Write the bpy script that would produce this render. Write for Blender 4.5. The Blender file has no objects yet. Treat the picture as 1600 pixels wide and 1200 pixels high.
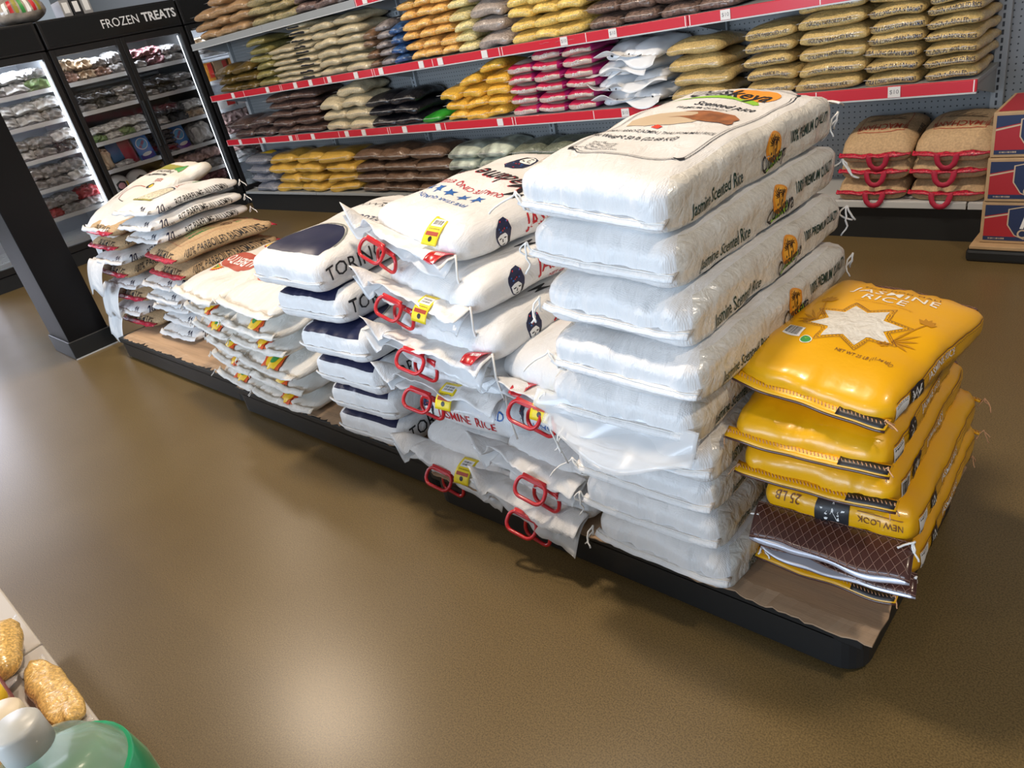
import bpy, bmesh, math, random
from mathutils import Vector, Matrix, noise
from mathutils.geometry import tessellate_polygon
R = math.radians
scene = bpy.context.scene
COL = scene.collection

# ---------------------------------------------------------------- camera
CX = Vector((0.73155417, 0.18022398, -0.65753161)); CY = Vector((0.65217911, -0.46609109, 0.59784739)); CZ = Vector((-0.19872319, -0.86618613, -0.4585092))
FPX, CAMH = 1142.9, 1.297
cam_d = bpy.data.cameras.new('camera'); cam = bpy.data.objects.new('camera', cam_d); COL.objects.link(cam)
cam_d.sensor_fit = 'HORIZONTAL'; cam_d.sensor_width = 36.0; cam_d.lens = 36.0*FPX/1600.0; cam_d.clip_start = 0.02
_r = Vector((CX[0], CY[0], CZ[0])).normalized(); _f = Vector((CX[2], CY[2], CZ[2])); _f = (_f - _r*_f.dot(_r)).normalized(); _u = _r.cross(_f)
cam.matrix_world = Matrix(((_r[0], _u[0], -_f[0], 0), (_r[1], _u[1], -_f[1], 0), (_r[2], _u[2], -_f[2], CAMH), (0, 0, 0, 1)))
scene.camera = cam
def xat(px, y, z):
    """world X of the point on the line (y, z) along the shelf seen in photo column px"""
    k = (px-800)/FPX; d = Vector((0, y, z-CAMH)); n = _r - _f*k
    return -(d.y*n.y + d.z*n.z)/n.x

# ---------------------------------------------------------------- view, world, lights
vs = scene.view_settings
vs.view_transform = 'Standard'; vs.look = 'None'; vs.gamma = 1.0; vs.use_curve_mapping = False
vs.exposure = 0.0
w = bpy.data.worlds.new('world'); scene.world = w; w.use_nodes = True
w.node_tree.nodes['Background'].inputs[0].default_value = (0.80, 0.90, 1.0, 1)
w.node_tree.nodes['Background'].inputs[1].default_value = 0.36
def area(name, loc, size, power, color, target=None, sy=None, shape=None, spread=None):
    d = bpy.data.lights.new(name, 'AREA'); d.energy = power; d.color = color; d.size = size
    if sy: d.shape = 'RECTANGLE'; d.size_y = sy
    if shape: d.shape = shape
    if spread: d.spread = spread
    o = bpy.data.objects.new(name, d); COL.objects.link(o); o.location = loc
    if target is not None:
        o.rotation_euler = (Vector(target)-Vector(loc)).to_track_quat('-Z', 'Y').to_euler()
    return o
WARM = (1.0, 0.82, 0.63)
CEIL = 3.5
for i, (x, y) in enumerate(((-7.2, -0.4), (-4.4, 1.28), (-1.6, 1.28), (1.2, 1.28), (-4.4, -2.2), (-1.6, -2.2), (-6.6, 2.4))):
    area('ceiling_lamp_light', (x, y, CEIL-0.06), 0.34, (50, 72, 70, 42, 18, 24, 20)[i], WARM, shape='DISK')
# storefront daylight behind the camera, to the left
area('storefront_daylight', (-2.0, -6.4, 1.7), 7.0, 620, (0.66, 0.81, 1.0), target=(-1.4, 1.5, 0.6), sy=2.6)
area('side_window_daylight', (-13.5, 0.2, 1.9), 2.4, 200, (0.80, 0.84, 1.0), target=(-4.0, 0.5, 0.4), sy=2.2)

# ---------------------------------------------------------------- materials
MAT = {}
def mat(name, col=(0.8, 0.8, 0.8), rough=0.5, metal=0.0, coat=0.0, bump=0.0, bscale=80.0, var=0.0, vscale=60.0, alpha=1.0, emit=0.0, spec=0.5, stretch=None):
    if name in MAT: return MAT[name]
    m = bpy.data.materials.new(name); m.use_nodes = True
    nt = m.node_tree; b = nt.nodes['Principled BSDF']
    b.inputs['Base Color'].default_value = (*col, 1); b.inputs['Roughness'].default_value = rough
    b.inputs['Metallic'].default_value = metal; b.inputs['Coat Weight'].default_value = coat
    b.inputs['Coat Roughness'].default_value = 0.12
    b.inputs['Specular IOR Level'].default_value = spec
    b.inputs['Alpha'].default_value = alpha
    if emit:
        b.inputs['Emission Color'].default_value = (*col, 1); b.inputs['Emission Strength'].default_value = emit
    if var or bump:
        tc = nt.nodes.new('ShaderNodeTexCoord'); src = tc.outputs['Object']
        if stretch:
            mp = nt.nodes.new('ShaderNodeMapping'); mp.inputs['Scale'].default_value = stretch
            nt.links.new(src, mp.inputs['Vector']); src = mp.outputs['Vector']
        if var:
            n = nt.nodes.new('ShaderNodeTexNoise'); n.inputs['Scale'].default_value = vscale; n.inputs['Detail'].default_value = 4
            nt.links.new(src, n.inputs['Vector'])
            r = nt.nodes.new('ShaderNodeValToRGB')
            r.color_ramp.elements[0].position = 0.35; r.color_ramp.elements[1].position = 0.65
            r.color_ramp.elements[0].color = (*[max(0, c*(1-var)) for c in col], 1); r.color_ramp.elements[1].color = (*[min(1, c*(1+var)) for c in col], 1)
            nt.links.new(n.outputs['Fac'], r.inputs['Fac']); nt.links.new(r.outputs['Color'], b.inputs['Base Color'])
        if bump:
            n2 = nt.nodes.new('ShaderNodeTexNoise'); n2.inputs['Scale'].default_value = bscale; n2.inputs['Detail'].default_value = 3
            nt.links.new(src, n2.inputs['Vector'])
            bp = nt.nodes.new('ShaderNodeBump'); bp.inputs['Strength'].default_value = bump; bp.inputs['Distance'].default_value = 0.004
            nt.links.new(n2.outputs['Fac'], bp.inputs['Height']); nt.links.new(bp.outputs['Normal'], b.inputs['Normal'])
    MAT[name] = m
    return m
def glass(name, tint=(1, 1, 1), gl=0.07):
    m = bpy.data.materials.new(name); m.use_nodes = True; nt = m.node_tree; nt.nodes.clear()
    o = nt.nodes.new('ShaderNodeOutputMaterial'); mx = nt.nodes.new('ShaderNodeMixShader')
    t = nt.nodes.new('ShaderNodeBsdfTransparent'); t.inputs[0].default_value = (*tint, 1)
    g = nt.nodes.new('ShaderNodeBsdfGlossy'); g.inputs['Roughness'].default_value = 0.06
    fr = nt.nodes.new('ShaderNodeFresnel'); fr.inputs[0].default_value = 1.4
    nt.links.new(fr.outputs[0], mx.inputs[0]); nt.links.new(t.outputs[0], mx.inputs[1]); nt.links.new(g.outputs[0], mx.inputs[2])
    nt.links.new(mx.outputs[0], o.inputs[0]); MAT[name] = m
    return m
def woven(name, col, rough=0.42, sc=520.0):
    """polypropylene cloth: fine crossed tapes in the bump"""
    if name in MAT: return MAT[name]
    m = mat(name, col, rough, coat=0.05)
    nt = m.node_tree; b = nt.nodes['Principled BSDF']
    tc = nt.nodes.new('ShaderNodeTexCoord')
    hs = []
    for ax in ('X', 'Y'):
        wv = nt.nodes.new('ShaderNodeTexWave'); wv.bands_direction = ax; wv.inputs['Scale'].default_value = sc/6.0; wv.inputs['Distortion'].default_value = 0.6
        nt.links.new(tc.outputs['Object'], wv.inputs['Vector']); hs.append(wv)
    ad = nt.nodes.new('ShaderNodeMath'); ad.operation = 'ADD'
    nt.links.new(hs[0].outputs['Fac'], ad.inputs[0]); nt.links.new(hs[1].outputs['Fac'], ad.inputs[1])
    bp = nt.nodes.new('ShaderNodeBump'); bp.inputs['Strength'].default_value = 0.15; bp.inputs['Distance'].default_value = 0.0015
    nt.links.new(ad.outputs[0], bp.inputs['Height'])
    n2 = nt.nodes.new('ShaderNodeTexNoise'); n2.inputs['Scale'].default_value = 11; n2.inputs['Detail'].default_value = 5; n2.inputs['Distortion'].default_value = 1.4; n2.inputs['Roughness'].default_value = 0.55
    mp = nt.nodes.new('ShaderNodeMapping'); mp.inputs['Scale'].default_value = (2.4, 1.0, 1.0); nt.links.new(tc.outputs['Object'], mp.inputs['Vector'])
    nt.links.new(mp.outputs['Vector'], n2.inputs['Vector'])
    b2 = nt.nodes.new('ShaderNodeBump'); b2.inputs['Strength'].default_value = 0.45; b2.inputs['Distance'].default_value = 0.014
    nt.links.new(n2.outputs['Fac'], b2.inputs['Height']); nt.links.new(bp.outputs['Normal'], b2.inputs['Normal']); nt.links.new(b2.outputs['Normal'], b.inputs['Normal'])
    return m
def grain(name, col, var=0.35, rough=0.28, sc=140.0):
    """loose grain or pulses seen through glossy clear film"""
    if name in MAT: return MAT[name]
    m = mat(name, col, rough, coat=0.35)
    nt = m.node_tree; b = nt.nodes['Principled BSDF']
    tc = nt.nodes.new('ShaderNodeTexCoord')
    vo = nt.nodes.new('ShaderNodeTexVoronoi'); vo.inputs['Scale'].default_value = sc
    nt.links.new(tc.outputs['Object'], vo.inputs['Vector'])
    r = nt.nodes.new('ShaderNodeValToRGB'); r.color_ramp.elements[0].position = 0.1; r.color_ramp.elements[1].position = 0.9
    r.color_ramp.elements[0].color = (*[c*(1-var) for c in col], 1); r.color_ramp.elements[1].color = (*[min(1, c*(1+var*0.6)) for c in col], 1)
    sp = nt.nodes.new('ShaderNodeSeparateColor'); nt.links.new(vo.outputs['Color'], sp.inputs[0])
    nt.links.new(sp.outputs[0], r.inputs['Fac']); nt.links.new(r.outputs['Color'], b.inputs['Base Color'])
    n2 = nt.nodes.new('ShaderNodeTexNoise'); n2.inputs['Scale'].default_value = 32; n2.inputs['Detail'].default_value = 4; n2.inputs['Distortion'].default_value = 0.8
    nt.links.new(tc.outputs['Object'], n2.inputs['Vector'])
    bp = nt.nodes.new('ShaderNodeBump'); bp.inputs['Strength'].default_value = 0.5; bp.inputs['Distance'].default_value = 0.012
    nt.links.new(n2.outputs['Fac'], bp.inputs['Height']); nt.links.new(bp.outputs['Normal'], b.inputs['Normal'])
    nt.links.new(bp.outputs['Normal'], b.inputs['Coat Normal'])
    return m

white = woven('white_woven_sack', (0.77, 0.77, 0.77))
white2 = woven('cream_woven_sack', (0.74, 0.72, 0.67))
clear_rice = grain('white_rice_behind_film', (0.74, 0.72, 0.66), 0.07, 0.24, 260.0)
burlap = mat('burlap_print', (0.52, 0.36, 0.20), 0.75, bump=0.3, bscale=300, var=0.14, vscale=120)
film = mat('clear_film', (0.86, 0.88, 0.90), 0.18, alpha=0.34, coat=0.6)
filmw = mat('milky_film', (0.84, 0.86, 0.88), 0.25, alpha=0.58, coat=0.5)
thread = mat('white_thread', (0.86, 0.84, 0.80), 0.7)
tanthread = mat('orange_thread', (0.62, 0.34, 0.18), 0.7)
ink = mat('black_ink', (0.015, 0.015, 0.018), 0.45)
dkgreen = mat('dark_green_ink', (0.012, 0.045, 0.03), 0.45)
navy = mat('navy_ink', (0.012, 0.016, 0.055), 0.4)
navy2 = mat('faded_navy_ink', (0.03, 0.04, 0.10), 0.45)
red = mat('red_ink', (0.50, 0.02, 0.03), 0.4)
redbrown = mat('red_brown_ink', (0.42, 0.06, 0.03), 0.45)
blue = mat('blue_ink', (0.03, 0.13, 0.42), 0.4)
yellow_ink = mat('yellow_ink', (0.90, 0.58, 0.02), 0.4)
orange_ink = mat('orange_ink', (0.85, 0.33, 0.03), 0.4)
lime = mat('lime_ink', (0.28, 0.58, 0.04), 0.4)
green_ink = mat('green_ink', (0.05, 0.30, 0.07), 0.4)
olive_ink = mat('olive_ink', (0.30, 0.28, 0.04), 0.5)
white_ink = mat('white_ink', (0.85, 0.85, 0.83), 0.45)
brown_ink = mat('brown_ink', (0.16, 0.06, 0.03), 0.5)
amber_ink = mat('amber_ink', (0.52, 0.24, 0.01), 0.4)
tan_ink = mat('tan_ink', (0.58, 0.46, 0.32), 0.5)
palm_ink = mat('dark_brown_ink', (0.05, 0.02, 0.01), 0.5)
bowl_ink = mat('bowl_brown_ink', (0.33, 0.12, 0.04), 0.45, var=0.3, vscale=40)
yellow_film = mat('yellow_printed_film', (0.80, 0.41, 0.004), 0.34, coat=0.25, bump=0.30, bscale=26)
brown_film = mat('brown_printed_film', (0.075, 0.028, 0.022), 0.3, coat=0.4)
silver_in = mat('silver_lining', (0.5, 0.5, 0.56), 0.3, metal=0.4)
redplastic = mat('red_plastic', (0.55, 0.012, 0.02), 0.3, coat=0.3)
redcloth = mat('red_webbing', (0.42, 0.015, 0.05), 0.6)
redpiping = mat('red_piping', (0.50, 0.02, 0.05), 0.35, coat=0.2, bump=0.3, bscale=200, var=0.5, vscale=150)
blackplastic = mat('black_plastic', (0.014, 0.016, 0.018), 0.42)
blackmetal = mat('black_metal', (0.012, 0.012, 0.013), 0.38, bump=0.05, bscale=150)
greymetal = mat('grey_metal', (0.30, 0.32, 0.33), 0.45)
lightmetal = mat('pale_grey_metal', (0.52, 0.54, 0.55), 0.4)
redrail = mat('red_price_rail', (0.56, 0.018, 0.035), 0.35, coat=0.3)
papertag = mat('paper_tag', (0.72, 0.70, 0.68), 0.6)
cardboard = mat('cardboard', (0.44, 0.30, 0.19), 0.8, var=0.12, vscale=4, stretch=(1, 14, 1), bump=0.1, bscale=30)
kraft = mat('kraft_board', (0.46, 0.31, 0.17), 0.75, var=0.06, vscale=20)

# ---------------------------------------------------------------- object helpers
def link(name, me, mats=(), parent=None, loc=None, rot=None, smooth=True):
    for m in mats: me.materials.append(m)
    if smooth:
        me.polygons.foreach_set('use_smooth', [True]*len(me.polygons))
    o = bpy.data.objects.new(name, me); COL.objects.link(o)
    if parent: o.parent = parent
    if loc is not None: o.location = loc
    if rot is not None: o.rotation_euler = rot
    return o
def tag(o, label=None, cat=None, group=None, kind=None):
    if label: o['label'] = label
    if cat: o['category'] = cat
    if group: o['group'] = group
    if kind: o['kind'] = kind
    return o
def empty(name, loc, rot=(0, 0, 0), label=None, cat=None, group=None):
    o = bpy.data.objects.new(name, None); COL.objects.link(o); o.empty_display_size = 0.05
    o.location = loc; o.rotation_euler = rot
    return tag(o, label, cat, group)
def copy_tree(src, parent=None):
    c = src.copy(); COL.objects.link(c)
    if parent: c.parent = parent
    for ch in list(src.children): copy_tree(ch, c)
    return c
class MB:
    """collects shapes with material slots into one mesh"""
    def __init__(s): s.v = []; s.f = []; s.m = []; s.mats = []
    def mi(s, m):
        if m not in s.mats: s.mats.append(m)
        return s.mats.index(m)
    def add(s, vs_, fs, m):
        k = len(s.v); i = s.mi(m); s.v += [tuple(v) for v in vs_]
        for f in fs: s.f.append([a+k for a in f]); s.m.append(i)
    def box(s, x0, x1, y0, y1, z0, z1, m, bev=0.0):
        if bev <= 0:
            v = [(x, y, z) for z in (z0, z1) for y in (y0, y1) for x in (x0, x1)]
            s.add(v, [(0, 2, 3, 1), (4, 5, 7, 6), (0, 1, 5, 4), (2, 6, 7, 3), (0, 4, 6, 2), (1, 3, 7, 5)], m); return s
        bm = bmesh.new(); bmesh.ops.create_cube(bm, size=1)
        for v in bm.verts: v.co = Vector(((x0+x1)/2+v.co.x*(x1-x0), (y0+y1)/2+v.co.y*(y1-y0), (z0+z1)/2+v.co.z*(z1-z0)))
        bmesh.ops.bevel(bm, geom=bm.edges[:], offset=bev, segments=2, affect='EDGES', profile=0.5)
        bm.verts.index_update(); s.add([v.co[:] for v in bm.verts], [[v.index for v in f.verts] for f in bm.faces], m); bm.free(); return s
    def tube(s, pts, r, m, n=6, closed=False):
        pts = [Vector(p) for p in pts]; N = len(pts); vs_ = []; fs = []
        for i, p in enumerate(pts):
            a = pts[(i-1) % N] if (closed or i > 0) else p; b = pts[(i+1) % N] if (closed or i < N-1) else p
            t = (b-a).normalized(); u = t.orthogonal().normalized() if i == 0 else (u - t*u.dot(t)).normalized(); w_ = t.cross(u)
            for k in range(n):
                an = 2*math.pi*k/n; vs_.append(p+(u*math.cos(an)+w_*math.sin(an))*r)
        for i in range(N if closed else N-1):
            j = (i+1) % N
            for k in range(n): fs.append((i*n+k, i*n+(k+1) % n, j*n+(k+1) % n, j*n+k))
        if not closed: fs.append(tuple(range(n))[::-1]); fs.append(tuple((N-1)*n+k for k in range(n)))
        s.add(vs_, fs, m); return s
    def lathe(s, prof, m, n=24, c=(0, 0)):
        vs_ = []; fs = []
        for (r, z) in prof:
            for k in range(n): vs_.append((c[0]+r*math.cos(2*math.pi*k/n), c[1]+r*math.sin(2*math.pi*k/n), z))
        for i in range(len(prof)-1):
            for k in range(n): fs.append((i*n+k, i*n+(k+1) % n, (i+1)*n+(k+1) % n, (i+1)*n+k))
        fs.append(tuple(range(n))[::-1]); fs.append(tuple((len(prof)-1)*n+k for k in range(n)))
        s.add(vs_, fs, m); return s
    def sheet(s, P, nu, nv, m, th=0.0015):
        """P(u,v)->Vector, a thin solid sheet"""
        g = [[Vector(P(i/nu, j/nv)) for j in range(nv+1)] for i in range(nu+1)]
        vs_ = []; W = nv+1; T = (nu+1)*W
        for sg in (0.5, -0.5):
            for i in range(nu+1):
                for j in range(nv+1):
                    du = g[min(i+1, nu)][j]-g[max(i-1, 0)][j]; dv = g[i][min(j+1, nv)]-g[i][max(j-1, 0)]
                    n = du.cross(dv); n = n.normalized() if n.length > 1e-12 else Vector((0, 0, 1))
                    vs_.append(g[i][j]+n*th*sg)
        fs = []
        for i in range(nu):
            for j in range(nv):
                a = i*W+j; fs.append((a, a+W, a+W+1, a+1)); fs.append((T+a, T+a+1, T+a+W+1, T+a+W))
        for i in range(nu):
            a = i*W; fs.append((a, T+a, T+a+W, a+W)); a = i*W+nv; fs.append((a, a+W, T+a+W, T+a))
        for j in range(nv):
            a = j; fs.append((a, a+1, T+a+1, T+a)); a = nu*W+j; fs.append((a, T+a, T+a+1, a+1))
        s.add(vs_, fs, m); return s
    def flat(s, tri, P, m):
        """tri=(verts2d, faces) laid onto P(u,v)"""
        vs_, fs = tri; s.add([P(u, v) for u, v in vs_], fs, m); return s
    def mesh(s, name):
        me = bpy.data.meshes.new(name); me.from_pydata(s.v, [], s.f); me.polygons.foreach_set('material_index', s.m)
        for m in s.mats: me.materials.append(m)
        me.update(); return me
    def build(s, name, parent=None, loc=None, rot=None, smooth=False):
        return link(name, s.mesh(name), (), parent, loc, rot, smooth)

# ---------------------------------------------------------------- flat prints (lettering and shapes)
_cache = {}
def cut(vs_, fs, step):
    if not step: return vs_, fs
    bm = bmesh.new(); bv = [bm.verts.new((x, y, 0)) for x, y in vs_]
    for f in fs:
        try: bm.faces.new([bv[i] for i in f])
        except ValueError: pass
    bmesh.ops.remove_doubles(bm, verts=bm.verts[:], dist=1e-6)
    for ax in (0, 1):
        lo = min(v.co[ax] for v in bm.verts); hi = max(v.co[ax] for v in bm.verts)
        k = math.ceil(lo/step)*step
        while k < hi:
            no = Vector((0, 0, 0)); no[ax] = 1; co = Vector((0, 0, 0)); co[ax] = k
            bmesh.ops.bisect_plane(bm, geom=bm.verts[:]+bm.edges[:]+bm.faces[:], plane_co=co, plane_no=no, dist=1e-7); k += step
    bm.verts.index_update()
    out = ([(v.co.x, v.co.y) for v in bm.verts], [[v.index for v in f.verts] for f in bm.faces]); bm.free()
    return out
def text(sx, size, bold=0.0, shear=0.0, xs=1.0, step=0.014, align='CENTER', space=1.0):
    key = (sx, size, bold, shear, xs, step, align, space)
    if key in _cache: return _cache[key]
    cu = bpy.data.curves.new('t', 'FONT'); cu.body = sx; cu.size = 1.0; cu.align_x = align; cu.align_y = 'CENTER'; cu.offset = bold; cu.shear = shear
    cu.resolution_u = 2; cu.fill_mode = 'BOTH'; cu.space_character = space
    o = bpy.data.objects.new('t', cu); COL.objects.link(o)
    dg = bpy.context.evaluated_depsgraph_get(); me = bpy.data.meshes.new_from_object(o.evaluated_get(dg))
    vs_ = [(v.co.x*size*xs, v.co.y*size) for v in me.vertices]; fs = [list(p.vertices) for p in me.polygons]
    bpy.data.objects.remove(o); bpy.data.curves.remove(cu); bpy.data.meshes.remove(me)
    # text meshes carry both sides of the fill: keep the faces whose winding is positive
    def ar(f): return sum(vs_[f[i]][0]*vs_[f[(i+1) % len(f)]][1]-vs_[f[(i+1) % len(f)]][0]*vs_[f[i]][1] for i in range(len(f)))
    fs = [f if ar(f) > 0 else f[::-1] for f in fs]
    r = cut(vs_, fs, step); _cache[key] = r
    return r
def poly(pts, holes=(), step=0.02):
    loops = [[Vector((x, y, 0)) for x, y in pts]]+[[Vector((x, y, 0)) for x, y in h] for h in holes]
    flat_ = [v for l in loops for v in l]; tr = tessellate_polygon(loops)
    vs_ = [(v.x, v.y) for v in flat_]
    def ar(f): return sum(vs_[f[i]][0]*vs_[f[(i+1) % 3]][1]-vs_[f[(i+1) % 3]][0]*vs_[f[i]][1] for i in range(3))
    fs = [list(f) if ar(f) > 0 else list(f)[::-1] for f in tr]
    return cut(vs_, fs, step)
def rect(x0, y0, x1, y1, step=0.03): return cut([(x0, y0), (x1, y0), (x1, y1), (x0, y1)], [[0, 1, 2, 3]], step)
def ell(cx, cy, rx, ry, n=28, a0=0, a1=360):
    return [(cx+rx*math.cos(R(a0+(a1-a0)*i/n)), cy+ry*math.sin(R(a0+(a1-a0)*i/n))) for i in range(n if a1-a0 >= 360 else n+1)]
def starp(cx, cy, ro, ri, n, rot=90): return [(cx+(ro if i % 2 == 0 else ri)*math.cos(R(rot+180*i/n)), cy+(ro if i % 2 == 0 else ri)*math.sin(R(rot+180*i/n))) for i in range(2*n)]
def ring(outer, inner, step=0.02): return poly(outer, [inner], step)
def mv(tri, dx=0, dy=0, rot=0, s=1.0):
    c, sn = math.cos(R(rot)), math.sin(R(rot))
    return ([(dx+s*(x*c-y*sn), dy+s*(x*sn+y*c)) for x, y in tri[0]], tri[1])
def bars(w_, h_, n=18, seed=3):
    rnd = random.Random(seed); out = []; x = -w_/2
    while x < w_/2-0.001:
        b = w_/n*rnd.choice((0.3, 0.5, 0.8)); out.append(rect(x, -h_/2, min(x+b, w_/2), h_/2, 0)); x += b+w_/n*rnd.choice((0.3, 0.5, 0.7))
    return out

# ---------------------------------------------------------------- sacks
class Sack:
    """a filled bag: rounded box (square gussets) to pillow, with creases, sag and prints. Its base is at z=0, its near end at y=-b."""
    def __init__(s, a, b, c, e=8.0, ev=4.0, wr=0.004, seed=0, bx=0.0, by=0.0, fd=0.0, crease=1.0, lump=0.0, flat=0.15, crump=0.0):
        s.a, s.b, s.c, s.e, s.ev, s.wr, s.bx, s.by, s.fd, s.cr, s.lump, s.flat = a, b, c, e, ev, wr, bx, by, fd, crease, lump, flat
        s.crump = crump; s.o = Vector((seed*7.31, seed*3.17, seed*1.7)); s.mb = MB()
    def M(s, p):
        x, y, z = p
        m = max(abs(x), abs(y))
        if m > 1e-9:
            k = m/((abs(x)**s.e+abs(y)**s.e)**(1/s.e)); x *= k; y *= k
        r = m; mm = max(r, abs(z)); kk = (r**s.ev+abs(z)**s.ev)**(1/s.ev) if mm > 1e-9 else 1
        q = mm/kk if mm > 1e-9 else 1
        x *= q; y *= q; z *= q
        X, Y, Z = x*s.a, y*s.b, z*s.c
        if s.crump:
            pv = Vector((X, Y, Z)); g = s.crump*(0.6-2.2*abs(noise.noise(pv/0.055+s.o))+0.8*noise.noise(pv/0.022+s.o)); X *= 1+g; Y *= 1+g; Z *= 1+g*(0.8 if z > 0 else 0.1)
        if s.flat and z < 0: Z *= (1-s.flat)
        o = s.o
        if s.wr:
            d = noise.noise(Vector((X/0.10, Y/0.10, z))+o)*s.wr*1.2
            ee = abs(y)**5
            cre = 0.8*noise.noise(Vector((X/0.034, Y/0.16, Z/0.08))+o)+0.55*noise.noise(Vector((X/0.013, Y/0.12, Z/0.06))+o)
            d += s.wr*s.cr*1.5*ee*cre
            es = abs(x)**6
            d2 = s.wr*(0.8*noise.noise(Vector((Y/0.06, Z/0.025, 3))+o)+0.5*noise.noise(Vector((Y/0.02, Z/0.05, 9))+o))
            Z += d*(1 if z >= 0 else 0.4)
            X += d2*es*(1 if x > 0 else -1)
            Y += s.wr*s.cr*1.6*ee*cre*(1 if y > 0 else -1)*0.8
        if s.lump: Z += s.lump*noise.noise(Vector((X/0.13, Y/0.13, 5))+o)
        Z += s.bx*(X/s.a)**2+s.by*(Y/s.b)**2
        if s.fd:
            t = max(0.0, -Y/s.b-0.35)/0.65; Z -= s.fd*t*t
        return Vector((X, Y, Z+s.c*(1-s.flat)))
    @staticmethod
    def P(face, u, v):
        return {'top': (u, v, 1), 'bottom': (u, -v, -1), 'right': (1, u, v), 'left': (-1, -u, v), 'front': (u, -1, v), 'back': (-u, 1, v)}[face]
    def body(s, mats, nx=24, ny=36, nz=8, region=None):
        """mats: dict face->material with key '*' for the rest"""
        idx = {}; vs_ = []; 
        def vid(p):
            k = (round(p[0], 5), round(p[1], 5), round(p[2], 5))
            if k not in idx: idx[k] = len(vs_); vs_.append(s.M(p))
            return idx[k]
        by = {}
        for face, (n1, n2) in {'top': (nx, ny), 'bottom': (nx, ny), 'right': (ny, nz), 'left': (ny, nz), 'front': (nx, nz), 'back': (nx, nz)}.items():
            for i in range(n1):
                for j in range(n2):
                    q = [s.P(face, -1+2*(i+di)/n1, -1+2*(j+dj)/n2) for di, dj in ((0, 0), (1, 0), (1, 1), (0, 1))]
                    m = (region and region(face, -1+2*(i+.5)/n1, -1+2*(j+.5)/n2)) or mats.get(face, mats.get('*'))
                    by.setdefault(m.name, (m, []))[1].append([vid(p) for p in q])
        k0 = len(s.mb.v); s.mb.v += [tuple(v) for v in vs_]
        for m, fl in by.values():
            i = s.mb.mi(m)
            for f in fl: s.mb.f.append([a+k0 for a in f]); s.mb.m.append(i)
        return s
    def dims(s, face): return {'top': (s.a, s.b), 'bottom': (s.a, s.b), 'right': (s.b, s.c), 'left': (s.b, s.c), 'front': (s.a, s.c), 'back': (s.a, s.c)}[face]
    def put(s, face, tri, m, off=0.0011, lvl=0):
        du, dv = s.dims(face); off = off+0.0005*lvl; out = []
        cl = lambda t: max(-1.0, min(1.0, t))
        for u, v in tri[0]:
            U, V = cl(u/du), cl(v/dv); e = 0.004
            p = s.M(s.P(face, U, V)); pu = s.M(s.P(face, U+e, V)); pv = s.M(s.P(face, U, V+e))
            n = (pu-p).cross(pv-p)
            if n.length > 1e-12: p = p+n.normalized()*off
            out.append(p)
        s.mb.add(out, tri[1], m); return s
    def mesh(s, name): 
        me = s.mb.mesh(name); me.polygons.foreach_set('use_smooth', [True]*len(me.polygons)); return me

def seam_mesh(a, y, z, out=0.022, mat_=None, droop=0.006, seed=0, extra=1.02, stitch=None, th=0.003, wav=0.004, bx=0.0):
    """the sewn lip along the near end of a bag"""
    mb = MB(); o = Vector((seed*2.3, 0, 0))
    def P(u, v):
        x = (2*u-1)*a*extra
        wv = noise.noise(Vector((x/0.06, v, 0))+o)*wav+noise.noise(Vector((x/0.02, v, 4))+o)*wav*0.35
        return Vector((x, y-out*v+abs(2*u-1)**6*0.012, z+wv-droop*v*v+bx*(2*u-1)**2))
    mb.sheet(P, 40, 3, mat_ or white, th)
    if stitch:
        mb.tube([P(i/40, 0.55)+Vector((0, -0.001, th*0.75)) for i in range(41)], 0.0012, stitch, 4)
    return mb
def tassel_mesh(m=None, L=0.06, seed=0, curl=0.02, r=0.0022):
    mb = MB(); rnd = random.Random(seed)
    for k in range(3):
        p = Vector((0, 0, 0)); pts = [p.copy()]; d = Vector((rnd.uniform(-.5, .5), rnd.uniform(-.6, .1), -1))
        for i in range(9):
            d += Vector((rnd.uniform(-.7, .7), rnd.uniform(-.7, .7), rnd.uniform(-.3, .2))); d.z = min(d.z, -0.25)
            p = p+d.normalized()*L/9*(1-0.2*k); pts.append(p.copy())
        mb.tube(pts, r, m or thread, 4)
    return mb
def rrect_loop(w_, h_, r, n=5):
    pts = []
    for cx, cy, a0 in ((w_/2-r, h_/2-r, 0), (-w_/2+r, h_/2-r, 90), (-w_/2+r, -h_/2+r, 180), (w_/2-r, -h_/2+r, 270)):
        for i in range(n+1): an = R(a0+90*i/n); pts.append((cx+r*math.cos(an), cy+r*math.sin(an)))
    return pts
ORD = ['zeroth', 'first', 'second', 'third', 'fourth', 'fifth', 'sixth', 'seventh', 'eighth', 'ninth', 'tenth']
def rowword(i, n):
    if n == 1: return 'single'
    if i == 0: return 'bottom'
    if i == n-1: return 'topmost'
    return ORD[i+1]+' up'
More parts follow.
